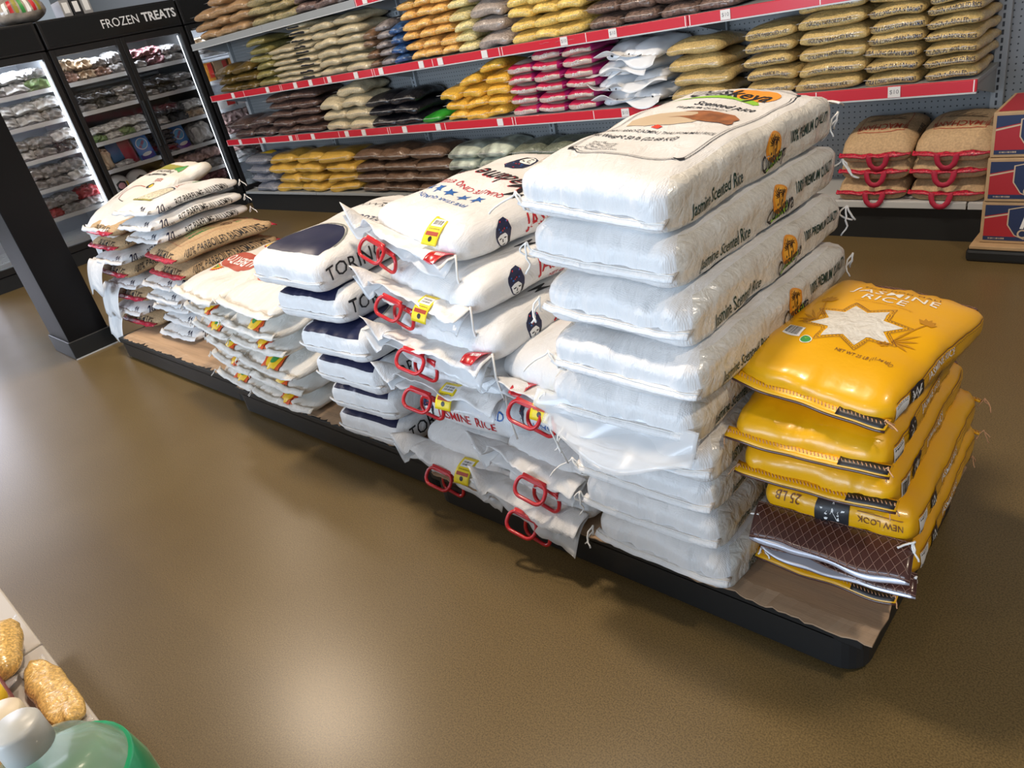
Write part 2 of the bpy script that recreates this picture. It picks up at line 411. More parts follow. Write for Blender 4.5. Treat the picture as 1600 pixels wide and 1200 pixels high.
# ================================================================ the setting
def floor_mat():
    m = bpy.data.materials.new('polished_concrete'); m.use_nodes = True; nt = m.node_tree; b = nt.nodes['Principled BSDF']
    tc = nt.nodes.new('ShaderNodeTexCoord')
    n = nt.nodes.new('ShaderNodeTexNoise'); n.inputs['Scale'].default_value = 1.3; n.inputs['Detail'].default_value = 6; n.inputs['Roughness'].default_value = 0.65
    r = nt.nodes.new('ShaderNodeValToRGB'); r.color_ramp.elements[0].position = 0.3; r.color_ramp.elements[1].position = 0.7
    r.color_ramp.elements[0].color = (0.142, 0.099, 0.040, 1); r.color_ramp.elements[1].color = (0.172, 0.123, 0.053, 1)
    g = nt.nodes.new('ShaderNodeTexNoise'); g.inputs['Scale'].default_value = 300; g.inputs['Detail'].default_value = 2
    gr = nt.nodes.new('ShaderNodeValToRGB'); gr.color_ramp.elements[0].position = 0.36; gr.color_ramp.elements[1].position = 0.60
    gr.color_ramp.elements[0].color = (0.60, 0.60, 0.60, 1); gr.color_ramp.elements[1].color = (1.1, 1.1, 1.1, 1)
    e = gr.color_ramp.elements.new(0.74); e.color = (1.15, 1.15, 1.15, 1); e = gr.color_ramp.elements.new(0.78); e.color = (2.2, 2.1, 1.9, 1)
    mx = nt.nodes.new('ShaderNodeMix'); mx.data_type = 'RGBA'; mx.blend_type = 'MULTIPLY'; mx.inputs[0].default_value = 1.0
    nt.links.new(tc.outputs['Object'], n.inputs['Vector']); nt.links.new(tc.outputs['Object'], g.inputs['Vector'])
    nt.links.new(n.outputs['Fac'], r.inputs['Fac']); nt.links.new(g.outputs['Fac'], gr.inputs['Fac'])
    nt.links.new(r.outputs['Color'], mx.inputs[6]); nt.links.new(gr.outputs['Color'], mx.inputs[7]); nt.links.new(mx.outputs[2], b.inputs['Base Color'])
    rr = nt.nodes.new('ShaderNodeMapRange'); rr.inputs[3].default_value = 0.27; rr.inputs[4].default_value = 0.35
    n3 = nt.nodes.new('ShaderNodeTexNoise'); n3.inputs['Scale'].default_value = 2.2; n3.inputs['Detail'].default_value = 5
    nt.links.new(tc.outputs['Object'], n3.inputs['Vector']); nt.links.new(n3.outputs['Fac'], rr.inputs[0]); nt.links.new(rr.outputs[0], b.inputs['Roughness'])
    b.inputs['Specular IOR Level'].default_value = 0.45
    return m
def struct(name, x0, x1, y0, y1, z0, z1, m):
    o = MB().box(x0, x1, y0, y1, z0, z1, m).build(name); o['kind'] = 'structure'; return o
struct('floor', -15.0, 5.0, -7.0, 5.4, -0.1, 0.0, floor_mat())
struct('ceiling', -15.0, 5.0, -7.0, 5.4, CEIL, CEIL+0.1, mat('ceiling_paint', (0.20, 0.20, 0.20), 0.9))
struct('wall_back', -15.0, 5.0, 5.3, 5.4, 0, CEIL, mat('wall_paint', (0.35, 0.35, 0.34), 0.8))
struct('wall_right', 4.9, 5.0, -7.0, 5.3, 0, CEIL, mat('wall_paint'))

# black pillar beside the sacks
pm = MB().box(-4.92, -4.575, 0.945, 1.165, 0.10, CEIL-0.01, mat('black_panel', (0.006, 0.006, 0.007), 0.4, spec=0.22), 0.004)
pil = pm.build('pillar'); tag(pil, 'tall matte black square pillar standing left of the sack pallets', 'pillar')
MB().box(-4.93, -4.565, 0.935, 1.175, 0.0, 0.105, blackplastic, 0.004).build('base_trim', pil)
MB().box(-4.563, -4.559, 0.935, 1.175, 0.0, 0.006, lightmetal).build('floor_strip', pil)

# ---------------------------------------------------------------- gondola shelving along the back
YF, YB = 3.40, 3.76
BX = [-6.85+1.22*i for i in range(6)]
Z2, Z3, Z4, ZB = 0.668, 1.060, 1.495, 0.182
def peg_mat():
    m = bpy.data.materials.new('pegboard'); m.use_nodes = True; nt = m.node_tree; b = nt.nodes['Principled BSDF']
    tc = nt.nodes.new('ShaderNodeTexCoord'); sx = nt.nodes.new('ShaderNodeSeparateXYZ'); nt.links.new(tc.outputs['Object'], sx.inputs[0])
    def cell(out):
        a = nt.nodes.new('ShaderNodeMath'); a.operation = 'MULTIPLY'; a.inputs[1].default_value = 1/0.0254; nt.links.new(out, a.inputs[0])
        f = nt.nodes.new('ShaderNodeMath'); f.operation = 'FRACT'; nt.links.new(a.outputs[0], f.inputs[0])
        s_ = nt.nodes.new('ShaderNodeMath'); s_.operation = 'SUBTRACT'; s_.inputs[1].default_value = 0.5; nt.links.new(f.outputs[0], s_.inputs[0])
        p = nt.nodes.new('ShaderNodeMath'); p.operation = 'POWER'; p.inputs[1].default_value = 2; nt.links.new(s_.outputs[0], p.inputs[0]); return p.outputs[0]
    ad = nt.nodes.new('ShaderNodeMath'); ad.operation = 'ADD'; nt.links.new(cell(sx.outputs[0]), ad.inputs[0]); nt.links.new(cell(sx.outputs[2]), ad.inputs[1])
    lt = nt.nodes.new('ShaderNodeMath'); lt.operation = 'LESS_THAN'; lt.inputs[1].default_value = 0.018; nt.links.new(ad.outputs[0], lt.inputs[0])
    mx = nt.nodes.new('ShaderNodeMix'); mx.data_type = 'RGBA'; mx.inputs[6].default_value = (0.235, 0.242, 0.242, 1); mx.inputs[7].default_value = (0.02, 0.022, 0.024, 1)
    nt.links.new(lt.outputs[0], mx.inputs[0]); nt.links.new(mx.outputs[2], b.inputs['Base Color']); b.inputs['Roughness'].default_value = 0.5
    return m
peg = peg_mat()
gon = empty('gondola_shelving', (-3.8, YB, 0), label='long grey pegboard gondola shelving with red price rails along the back', cat='shelving')
def gpart(name, mb, parent=None):
    o = mb.build(name); p = parent or gon
    o.parent = p
    o.matrix_parent_inverse = Matrix.Translation(-Vector((-3.8, YB, 0)))
    return o
def sub(name, mb, parent):
    o = mb.build(name); o.parent = parent; return o
for i in range(6):
    x0 = BX[i]; x1 = x0+1.22
    gpart('back_panel', MB().box(x0, x1, YB, YB+0.012, 0.10, 2.0, peg))
    gpart('kick_plate', MB().box(x0, x1, YF+0.03, YF+0.045, 0.0, 0.155, blackplastic))
    gpart('base_deck', MB().box(x0+.003, x1-.003, YF+0.005, YB, ZB-0.022, ZB, lightmetal if i >= 4 else greymetal, 0.003))
    if i >= 4: gpart('deck_lip', MB().box(x0+.003, x1-.003, YF-0.004, YF+0.006, ZB-0.03, ZB-0.002, lightmetal, 0.002))
for i in range(7):
    x = -6.85+1.22*i
    mb = MB().box(x-0.024, x+0.024, YB-0.03, YB+0.0, 0.0, 2.0, greymetal, 0.003)
    for k in range(60):
        z = 0.22+k*0.0305
        if i >= 1: mb.box(x-0.004, x+0.004, YB-0.0312, YB-0.0295, z, z+0.019, ink)
    gpart('slotted_upright', mb)
shelf_rails = []
rnd = random.Random(5)
for i in range(6):
    x0 = BX[i]; x1 = x0+1.22
    for lv, z in enumerate((Z2, Z3, Z4)):
        if i == 5: continue
        zz = z - (0.0 if i < 5 else 0.10)
        gr = 1 if (lv == 2 and i < 2) else 0
        yb_ = YF+0.012
        mb = MB().box(x0+.002, x1-.002, yb_, YB, zz-0.02, zz-0.002, greymetal, 0.002)
        for xs_ in (x0+0.012, x1-0.012):   # brackets
            mb.add([(xs_, yb_+.02, zz-.02), (xs_, YB, zz-.02), (xs_, YB, zz-.13), (xs_, yb_+.02, zz-.045), (xs_+.004, yb_+.02, zz-.02), (xs_+.004, YB, zz-.02), (xs_+.004, YB, zz-.13), (xs_+.004, yb_+.02, zz-.045)],
                   [(0, 1, 2, 3), (4, 7, 6, 5), (0, 3, 7, 4), (1, 5, 6, 2), (2, 6, 7, 3), (0, 4, 5, 1)], greymetal)
        sh = gpart('shelf_deck', mb)
        rail = MB().box(x0+.002, x1-.002, YF-0.002, yb_, zz-0.050, zz-0.002, greymetal if gr else redrail, 0.003)
        rail.box(x0+.002, x1-.002, YF-0.004, YF+0.006, zz-0.054, zz-0.048, lightmetal)
        if not gr:
            for t in ((0.012, 0.62, 1.208) if lv else (0.012, 0.60, 1.208)): rail.box(x0+t-.002, x0+t+.002, YF-0.0028, YF-0.001, zz-0.047, zz-0.003, white_ink)
        rl = sub('price_rail', rail, sh)
        if not gr:
            n = rnd.choice((2, 3, 3, 4)) if i < 3 else (1, 2, 1)[lv]
            for k in range(n):
                x = x0+(k+0.5+rnd.uniform(-.3, .3))*1.22/n
                if i == 4 and lv == 0: x = xat(1398, YF, Z2)
                t = MB().box(x-0.024, x+0.024, YF-0.006, YF-0.003, zz-0.046, zz-0.004, papertag)
                if i >= 3: t.flat(text('$10', 0.024, step=0), lambda u, v, x=x, zz=zz: (x+u, YF-0.0065, zz-0.025+v), mat('grey_ink', (0.2, 0.2, 0.2), 0.5))
                # tags are glued on the rail
                sub('price_tag', t, rl)

# ---------------------------------------------------------------- glass-door freezers on the left
FX = -7.20
pane = glass('freezer_glass', (0.97, 0.98, 1.0))
ledm = mat('led_strip', (0.92, 0.96, 1.0), emit=9.0)
inner = mat('freezer_liner', (0.60, 0.63, 0.68), 0.4)
darkin = mat('freezer_dark_liner', (0.13, 0.135, 0.14), 0.4)
wire = mat('white_wire_shelf', (0.72, 0.75, 0.78), 0.4)
FZ = [0.20, 0.42, 0.66, 0.90, 1.16, 1.40]
def freezer(y0, label, liner, sign=False, bright=1.0, thin=False):
    f = empty('glass_door_freezer', (FX-0.4, y0+0.6, 0), label=label, cat='freezer', group=None)
    W = 1.20
    def P(name, mb, par=None):
        o = mb.build(name); o.parent = par or f
        if par is None: o.matrix_parent_inverse = Matrix.Translation(-Vector((FX-0.4, y0+0.6, 0)))
        return o
    mb = MB()
    mb.box(FX-0.80, FX-0.04, y0, y0+0.03, 0.12, 1.88, blackmetal).box(FX-0.80, FX-0.04, y0+W-0.03, y0+W, 0.12, 1.88, blackmetal)
    mb.box(FX-0.82, FX-0.78, y0, y0+W, 0.12, 1.88, blackmetal).box(FX-0.80, FX-0.04, y0, y0+W, 0.10, 0.16, blackmetal).box(FX-0.80, FX-0.04, y0, y0+W, 1.66, 1.88, blackmetal)
    P('cabinet', mb)
    mb = MB().box(FX-0.775, FX-0.765, y0+0.03, y0+W-0.03, 0.16, 1.66, liner)
    mb.box(FX-0.77, FX-0.06, y0+0.031, y0+0.04, 0.16, 1.66, liner).box(FX-0.77, FX-0.06, y0+W-0.04, y0+W-0.031, 0.16, 1.66, liner).box(FX-0.77, FX-0.06, y0+0.03, y0+W-0.03, 0.161, 0.17, liner)
    P('liner', mb)
    hd = MB().box(FX-0.04, FX+0.012, y0+0.004, y0+W-0.004, 1.672, 1.885, blackmetal, 0.006).box(FX+0.012, FX+0.016, y0+0.03, y0+W-0.03, 1.69, 1.868, mat('sign_black', (0.008, 0.008, 0.008), 0.25))
    h = P('header_sign', hd)
    if sign:
        lt = MB(); sw = mat('sign_white', (0.85, 0.86, 0.86), 0.4)
        lt.flat(mv(text('FROZEN', 0.098, 0, xs=0.90, step=0), 0, 0), lambda u, v: (FX+0.018, y0+0.66+u, 1.782+v), sw); sub('lettering', lt, h); lt = MB()
        lt.flat(mv(text('TREATS', 0.098, 0.03, xs=0.92, step=0), 0, 0), lambda u, v: (FX+0.018, y0+1.015+u, 1.782+v), sw)
        sub('lettering', lt, h)
    P('kick_grille', MB().box(FX-0.03, FX-0.01, y0+0.01, y0+W-0.01, 0.0, 0.115, blackplastic))
    for z in FZ:
        for k in range(2):
            ys = y0+0.045+k*0.555
            sb = MB()
            for j in range(10): sb.box(FX-0.70+j*0.068, FX-0.692+j*0.068, ys, ys+0.545, z-0.008, z, wire)
            for j in range(7): sb.box(FX-0.72, FX-0.075, ys+0.01+j*0.085, ys+0.018+j*0.085, z-0.014, z-0.006, wire)
            sb.box(FX-0.082, FX-0.076, ys, ys+0.545, z-0.026, z+0.008, wire)
            P('wire_shelf', sb)
    for k in range(2):
        d0 = y0+0.006+k*0.595; d1 = d0+0.592
        fr = MB().box(FX-0.035, FX+0.008, d0, d0+0.042, 0.125, 1.665, blackmetal, 0.004).box(FX-0.035, FX+0.008, d1-0.042, d1, 0.125, 1.665, blackmetal, 0.004)
        fr.box(FX-0.035, FX+0.008, d0+0.042, d1-0.042, 0.125, 0.175, blackmetal).box(FX-0.035, FX+0.008, d0+0.042, d1-0.042, 1.615, 1.665, blackmetal)
        dr = P('door', fr)
        sub('pane', MB().box(FX-0.022, FX-0.014, d0+0.04, d1-0.04, 0.172, 1.618, pane), dr)
        hy = d1-0.022 if k == 0 else d0+0.022
        sub('handle', MB().box(FX+0.008, FX+0.030, hy-0.008, hy+0.008, 0.75, 1.15, blackplastic, 0.004), dr)
    led = MB()
    for ys in (y0+0.05, y0+0.59, y0+W-0.062): led.box(FX-0.055, FX-0.048, ys, ys+(0.005 if thin else 0.012), 0.22, 1.60, ledm if not thin else mat('dim_led_strip', (0.92, 0.96, 1.0), emit=2.5))
    P('led_strips', led)
    area('freezer_light', (FX-0.07, y0+0.6, 1.64), 0.9, 5.0*bright, (0.90, 0.95, 1.0), target=(FX-0.42, y0+0.6, 0.5), sy=0.06)
    return f
freezer(1.155, 'bright white glass-door freezer nearest the black pillar', inner, bright=1.7)
freezer(2.365, 'black double-door freezer under the FROZEN TREATS header', darkin, True, 1.5, True)
freezer(3.575, 'black glass-door freezer behind the left end of the shelving', inner, bright=2.0)

# ---------------------------------------------------------------- near shelf at the lower left
ZN = 0.44
ns = empty('gondola_base_shelf', (-1.6, -0.2, 0), label='pale grey slotted metal shelf in the lower left foreground', cat='shelving')
def npart(name, mb):
    o = mb.build(name); o.parent = ns; o.matrix_parent_inverse = Matrix.Translation(Vector((1.6, 0.2, 0))); return o
for x0, x1 in ((-2.65, -1.432), (-1.428, -0.62)):
    mb = MB().box(x0, x1, -0.42, 0.018, ZN-0.03, ZN, mat('shelf_paint', (0.50, 0.47, 0.43), 0.45), 0.004)
    for k in range(40):
        x = x0+0.03+k*0.030
        if x < x1-0.02: mb.box(x, x+0.010, -0.034, -0.029, ZN-0.001, ZN+0.0008, ink)
    npart('shelf_deck', mb)
npart('base', MB().box(-2.65, -0.62, -0.42, -0.04, 0.0, ZN-0.03, greymetal))
npart('back_panel', MB().box(-2.65, -0.62, -0.445, -0.42, 0.0, 0.47, greymetal))
# ================================================================ the pallets and sheets
PT = 0.118
def pallet(x0, x1, y0, y1, label):
    t = empty('plastic_pallet', ((x0+x1)/2, (y0+y1)/2, 0), label=label, cat='pallet', group=None)
    hx, hy = (x1-x0)/2, (y1-y0)/2
    mb = MB().box(-hx, hx, -hy, hy, 0.085, PT-0.004, blackplastic, 0.004)
    mb.build('deck', t)
    rim = MB()
    pts = [(x, y) for x, y in rrect_loop(2*hx, 2*hy, 0.055, 6)]
    n = len(pts); vo = [(x, y, z) for z in (0.012, 0.092) for x, y in pts]+[(x*0.985, y*0.97, z) for z in (0.012, 0.092) for x, y in pts]
    fs = []
    for k in range(n):
        j = (k+1) % n
        fs += [(k, j, n+j, n+k), (2*n+k, 3*n+k, 3*n+j, 2*n+j), (n+k, n+j, 3*n+j, 3*n+k), (k, 2*n+k, 2*n+j, j)]
    rim.add(vo, fs, blackplastic); rim.build('rim', t, smooth=False)
    for fx in (-hx+0.12, 0, hx-0.12):
        for fy in (-hy+0.1, hy-0.1): MB().box(fx-0.05, fx+0.05, fy-0.04, fy+0.04, 0, 0.085, blackplastic, 0.006).build('foot', t)
    return t
pallet(-1.58, -0.335, 1.030, 1.66, 'black plastic pallet under the yellow bags and palm logo sacks')
pallet(-2.86, -1.60, 1.065, 1.68, 'black plastic pallet under the navy arched sacks')
pallet(-4.24, -2.88, 1.100, 1.72, 'black plastic pallet at the far end by the pillar')
def sheet(x0, x1, y0, y1, z, label, seed):
    o = Vector((seed*9.1, 2, 0)); NX = 90
    mb = MB()
    def P(u, v):
        x = x0+(x1-x0)*u
        j = noise.noise(Vector((x/0.025, 0, 0))+o)*0.010+noise.noise(Vector((x/0.09, 0, 3))+o)*0.012
        jx = noise.noise(Vector((v*14, 7, 0))+o)*0.010
        y = (y0+j)*(1-v)+y1*v
        dz = -0.007*max(0, 1-v*40)*(0.4+abs(noise.noise(Vector((x/0.05, 1, 1))+o))*2)
        return Vector((x+jx*(1 if u > 0.5 else -1)*(abs(2*u-1)**8), y, z+dz))
    mb.sheet(P, NX, 16, cardboard, 0.004)
    o_ = mb.build('cardboard_sheet'); return tag(o_, label, 'cardboard')
sheet(-1.56, -0.315, 1.020, 1.64, PT+0.004, 'torn brown cardboard sheet under the yellow bags and palm logo sacks', 1)
sheet(-2.85, -1.61, 1.070, 1.66, PT+0.0, 'cardboard sheet under the navy arched sacks', 2)
sheet(-4.20, -2.90, 1.110, 1.70, PT+0.0, 'tan cardboard sheet on the pallet near the black pillar', 3)
ZP = PT+0.007

# ================================================================ the big sacks
def hero(name, label, group, bodyname, me, b, x, y, z, yaw=0.0, roll=0.0, pitch=0.0, cat='rice sack'):
    """me: body mesh with its near end at local y=-b; (x, y) is the middle of the near edge"""
    ya = R(yaw)
    root = empty(name, (x-math.sin(ya)*b, y+math.cos(ya)*b, z), (R(pitch), R(roll), ya), label, cat, group)
    o = bpy.data.objects.new(bodyname, me); COL.objects.link(o); o.parent = root
    return root
def child(name, me_or_mb, root, loc=(0, 0, 0), rot=(0, 0, 0), smooth=True):
    me = me_or_mb.mesh(name) if isinstance(me_or_mb, MB) else me_or_mb
    if smooth: me.polygons.foreach_set('use_smooth', [True]*len(me.polygons))
    o = bpy.data.objects.new(name, me); COL.objects.link(o); o.parent = root; o.location = loc; o.rotation_euler = rot
    return o

# ---- white sacks with a palm logo
def palm_logo(s, face, U0, V0, k):
    """orange sun, palms, name and a green leaf"""
    s.put(face, mv(poly(ell(0, 0, 0.034, 0.036), step=0.01), U0+0.004*k, V0+0.012*k, 0, k), orange_ink)
    s.put(face, mv(poly(ell(0, 0, 0.026, 0.027), step=0.01), U0+0.004*k, V0+0.016*k, 0, k), mat('amber_sun_ink', (0.90, 0.45, 0.05), 0.4), lvl=1)
    for tx, ty, sc in ((-0.008, 0.016, 1.0), (0.010, 0.012, 0.8)):
        fr = MB
        for a in (20, 60, 100, 140, 175, 215, -20):
            pts = [(0, 0), (0.007*sc, 0.003*sc), (0.017*sc, -0.002*sc), (0.008*sc, 0.0065*sc), (0.001, 0.003)]
            s.put(face, mv(poly(pts, step=0), U0+(tx+0.004)*k, V0+(ty+0.012)*k, a, k), palm_ink, lvl=2)
        s.put(face, mv(rect(-0.0012, -0.03*sc, 0.0012, 0), U0+(tx+0.004)*k, V0+(ty+0.012)*k, 6, k), palm_ink, lvl=2)
    leaf = [(-0.040, -0.034), (-0.020, -0.024), (0.004, -0.020), (0.030, -0.010), (0.040, 0.0), (0.038, -0.016), (0.020, -0.026), (-0.004, -0.030), (-0.026, -0.034), (-0.040, -0.042)]
    s.put(face, mv(poly(leaf, step=0.01), U0, V0, 0, k), lime, lvl=2)
    s.put(face, mv(text('Quiskeya', 0.055, 0.010, 0.25, 0.60, 0.01), U0, V0-0.013*k, 4, k), ink, lvl=3)
def frame_lines(s, hx, hy0, hy1, m):
    for (d, wd) in ((0, 0.0022), (0.008, 0.0013)):
        X, Y0, Y1 = hx-d, hy0+d, hy1-d
        for r_ in (rect(-X+.012, Y0, X-.012, Y0+wd, 0.015), rect(-X+.012, Y1-wd, X-.012, Y1, 0.015), rect(X-wd, Y0+.012, X, Y1-.012, 0.015), rect(-X, Y0+.012, -X+wd, Y1-.012, 0.015)): s.put('top', r_, m)
    for sx in (-1, 1):
        for sy, Y in ((-1, hy0), (1, hy1)):
            pts = [(0, 0), (0.010, 0.003), (0.026, 0.004), (0.012, 0.009), (0.003, 0.022), (-0.004, 0.010)]
            p2 = [(sx*(hx-0.004-px), Y-sy*(0.002+py)) for px, py in pts]
            if sx*sy > 0: p2 = p2[::-1]
            s.put('top', poly(p2, step=0.01), m)
def quiskeya(seed, c=0.056, full=False, lg=True):
    a, b = 0.178, 0.325
    s = Sack(a, b, c, 11, 5.0, 0.0055, seed, bx=-0.005, by=-0.008, lump=0.007, crease=1.2)
    s.body({'*': white, 'right': clear_rice, 'left': clear_rice}, 30, 50, 12)
    frame_lines(s, 0.142, -0.225, 0.285, ink)
    if full:
        for i, t in enumerate(('Distributed by:', 'Quiskeya Foods', 'Orlando, Florida', 'www.quiskeyafoods.com')):
            s.put('top', mv(text(t, 0.0125, 0.002, 0.15, 0.9, 0.01), -0.075, -0.160-0.013*i), ink)
        s.put('top', mv(text('Net Weight: 50 lb (22.68 KG)', 0.024, 0.01, 0.1, 0.74, 0.01), -0.040, -0.120), ink)
        s.put('top', mv(text('JASMIN | ARROZ JAZMIN | THAI HOM MALI RICE', 0.018, 0.003, 0, 0.68, 0.01), -0.005, -0.086), ink)
        s.put('top', poly([(-.105, -0.05), (-.05, -.06), (0.0, -0.045), (0.035, -0.02), (0.05, .02), (0.02, 0.05), (-.03, 0.055), (-.08, .035), (-.12, -.01)], step=0.012), tan_ink)
        bowl = [(-0.01, 0.005), (0.03, -0.010), (0.085, -0.005), (0.112, -0.018), (0.116, -0.006), (0.108, 0.012), (0.112, 0.030), (0.085, 0.055), (0.03, 0.062), (-0.035, 0.055), (0.005, 0.048), (0.018, 0.030), (0.012, 0.014), (-0.04, 0.004)]
        s.put('top', poly(bowl, step=0.012), bowl_ink, lvl=1)
        s.put('top', poly([(-.032, -.066), (-.012, -.070), (-.008, -.058), (-.024, -.052)], step=0.01), mat('red_spot_ink', (0.75, 0.06, 0.03), 0.4), lvl=1)
        s.put('top', mv(text('PREMIUM QUALITY', 0.016, 0.005, 0, 0.9, 0.01), -0.005, 0.082), ink)
        s.put('top', mv(text('Scented Rice', 0.034, 0.012, 0.3, 0.78, 0.01), 0.03, 0.110), ink)
        leaf = [(-0.13, 0.145), (-0.06, 0.165), (0.0, 0.180), (0.06, 0.178), (0.09, 0.160), (0.075, 0.150), (0.02, 0.165), (-0.05, 0.150)]
        s.put('top', poly(leaf[::-1], step=0.012), lime)
        s.put('top', poly(ell(0.05, 0.215, 0.055, 0.045), step=0.012), orange_ink)
        s.put('top', mv(text('Quiskeya', 0.075, 0.012, 0.3, 0.7, 0.01), -0.01, 0.20), ink, lvl=2)
    s.put('right', mv(text('Jasmine Scented Rice', 0.040, 0.010, 0.20, 0.50, 0.010), -0.165, -0.012), dkgreen)
    palm_logo(s, 'right', 0.035, 0.003, 0.84)
    s.put('right', mv(text('100% PREMIUM QUALITY', 0.031, 0.016, 0.12, 0.50, 0.010), 0.190, 0.012), dkgreen)
    return s
qm = [quiskeya(11, 0.060, True).mesh('sack_body'), quiskeya(12).mesh('sack_body'), quiskeya(13).mesh('sack_body'), quiskeya(14).mesh('sack_body')]
qseam = [seam_mesh(0.170, -0.318, 0.0, 0.020, white, 0.010, sd, 1.0, thread).mesh('stitched_seam') for sd in (1, 2, 3)]
qtas = [tassel_mesh(thread, 0.075, sd).mesh('drawstring') for sd in (1, 2, 3)]
QROWS = [(-0.764, 1.002, ZP, 0, 0.6), (-0.786, 1.008, .216, 1, 0.8), (-0.790, 1.004, .312, 0, 0.8), (-0.776, 0.985, .409, 2, 1.0), (-0.792, 0.965, .505, 0, 0.8), (-0.770, 0.968, .603, -2, 1.6), (-0.796, 1.000, .703, -2, 2.6), (-0.826, 1.020, .805, -3, 3.8), (-0.840, 1.030, .905, -3, 5.5)]
QW = ['lowest in its stack on the torn cardboard', 'second from the floor of its tall stack', 'third from the floor of its tall stack', 'fourth from the floor, below the torn clear flap', 'with torn clear plastic hanging off its front',
      'sixth up, partly behind the yellow bags', 'third from the top of its stack', 'second from the top of its stack', 'topmost, its printed brown bowl face up']
for i, (x, y, z, yw, rl) in enumerate(QROWS):
    me = qm[0] if i == 8 else qm[1+(i % 3)]
    b = 0.325
    rt = hero('rice_sack', 'white palm logo jasmine rice sack, '+QW[i], 'white palm logo sacks in the tall stack', 'sack_body', me, b, x, y, z, yw, rl, (1.2 if i == 8 else 0.4))
    child('stitched_seam', qseam[i % 3], rt, (0, 0, 0.036))
    for sx, sy in ((-0.175, -0.322), (0.176, 0.325)):
        child('drawstring', qtas[(i+(sx > 0)) % 3], rt, (sx, sy, 0.05))
    if i == 8: child('stitched_seam', seam_mesh(0.05, 0, 0, 0.03, white, 0.01, 8).mesh('stitched_seam'), rt, (0.13, 0.322, 0.07), (0, 0, math.pi))
    if i == 4:
        fl = MB()
        def Pf(u, v):
            x_ = -0.200+0.385*u; d = v*(0.038+0.028*math.sin(u*2.8)+0.008*math.sin(u*9))
            return Vector((x_, -0.318-d*0.55-0.010*math.sin(u*14+v*3)*v, 0.055-0.01*u-d*1.05+0.007*math.sin(u*7+1)*v))
        fl.sheet(Pf, 40, 10, filmw, 0.001); tag(child('torn_flap', fl, rt), 'torn clear plastic flap')
        f2 = MB()
        def Pg(u, v):
            x_ = -0.175+0.36*u; d = v*(0.05+0.05*math.sin(u*3.0))
            return Vector((x_, -0.315-d*0.75, 0.030-d*0.75+0.010*math.sin(u*9)*v))
        f2.sheet(Pg, 36, 8, film, 0.001); tag(child('torn_flap', f2, rt), 'torn clear plastic flap')
        st = MB().tube([(-0.165, -0.325, 0.03), (-0.160, -0.345, -0.03), (-0.150, -0.335, -0.09), (-0.146, -0.325, -0.125)], 0.0022, thread, 5)
        child('loose_string', st, rt)

# ---- yellow 25 lb bags
def emblem(s, face, U0, V0, w_, h_, rot=0):
    s.put(face, mv(rect(-w_/2, -h_/2, w_/2, h_/2, 0.01), U0, V0, rot), ink, lvl=1)
    s.put(face, mv(poly(ell(0, h_/2, w_/2, h_*0.12, 12, 0, 180), step=0), U0, V0, rot), ink, lvl=1)
    k = w_/0.06
    for dy in (0, 0.013):
        for pts in ([(-.022, .012), (-.017, .012), (-.009, -.006), (-.012, -.012)], [(-.012, -.012), (-.009, -.012), (0, .008), (0, .014)], [(0, .014), (0, .008), (.009, -.012), (.012, -.012)], [(.012, -.012), (.009, -.006), (.017, .012), (.022, .012)]):
            p = [(x*k, (y+dy-0.006)*k) for x, y in pts]
            s.put(face, mv(poly(p, step=0), U0, V0, rot), white_ink, lvl=2)
def dotted(s, face, pts, m, gap=0.006, r=0.0012, lvl=1):
    for (x0, y0), (x1, y1) in zip(pts, pts[1:]):
        L = math.hypot(x1-x0, y1-y0); n = max(1, int(L/gap)); an = math.degrees(math.atan2(y1-y0, x1-x0))
        for k in range(n): s.put(face, mv(rect(-gap*.3, -r*.5, gap*.3, r*.5, 0), x0+(x1-x0)*(k+.5)/n, y0+(y1-y0)*(k+.5)/n, an), m, lvl=lvl)
def line(s, face, pts, wd, m, lvl=1):
    for (x0, y0), (x1, y1) in zip(pts, pts[1:]):
        L = math.hypot(x1-x0, y1-y0); an = math.degrees(math.atan2(y1-y0, x1-x0))
        s.put(face, mv(rect(0, -wd/2, L, wd/2, 0.015), x0, y0, an), m, lvl=lvl)
def side_print(s, a, b, flip=1):
    for z in (0.020, -0.022): line(s, 'right', [(-b*.86, z), (b*.86, z)], 0.0016, brown_ink); dotted(s, 'right', [(-b*.86, z-0.005*(1 if z > 0 else -1)), (b*.86, z-0.005*(1 if z > 0 else -1))], brown_ink)
    s.put('right', mv(rect(-.022, -.017, .022, .017, 0.01), -b*.78, 0), white_ink, lvl=1)
    for t in bars(0.036, 0.026): s.put('right', mv(t, -b*.78, 0), ink, lvl=2)
    emblem(s, 'right', -b*.52, 0.0, 0.046, 0.034)
    s.put('right', mv(text('THAI HOM MALI', 0.016, 0, 0, 0.85, 0.012), -b*.05, -0.010), amber_ink)
    s.put('right', mv(text('JASMINE RICE', 0.020, 0.01, 0, 0.85, 0.012), -b*.05, 0.008), white_ink)
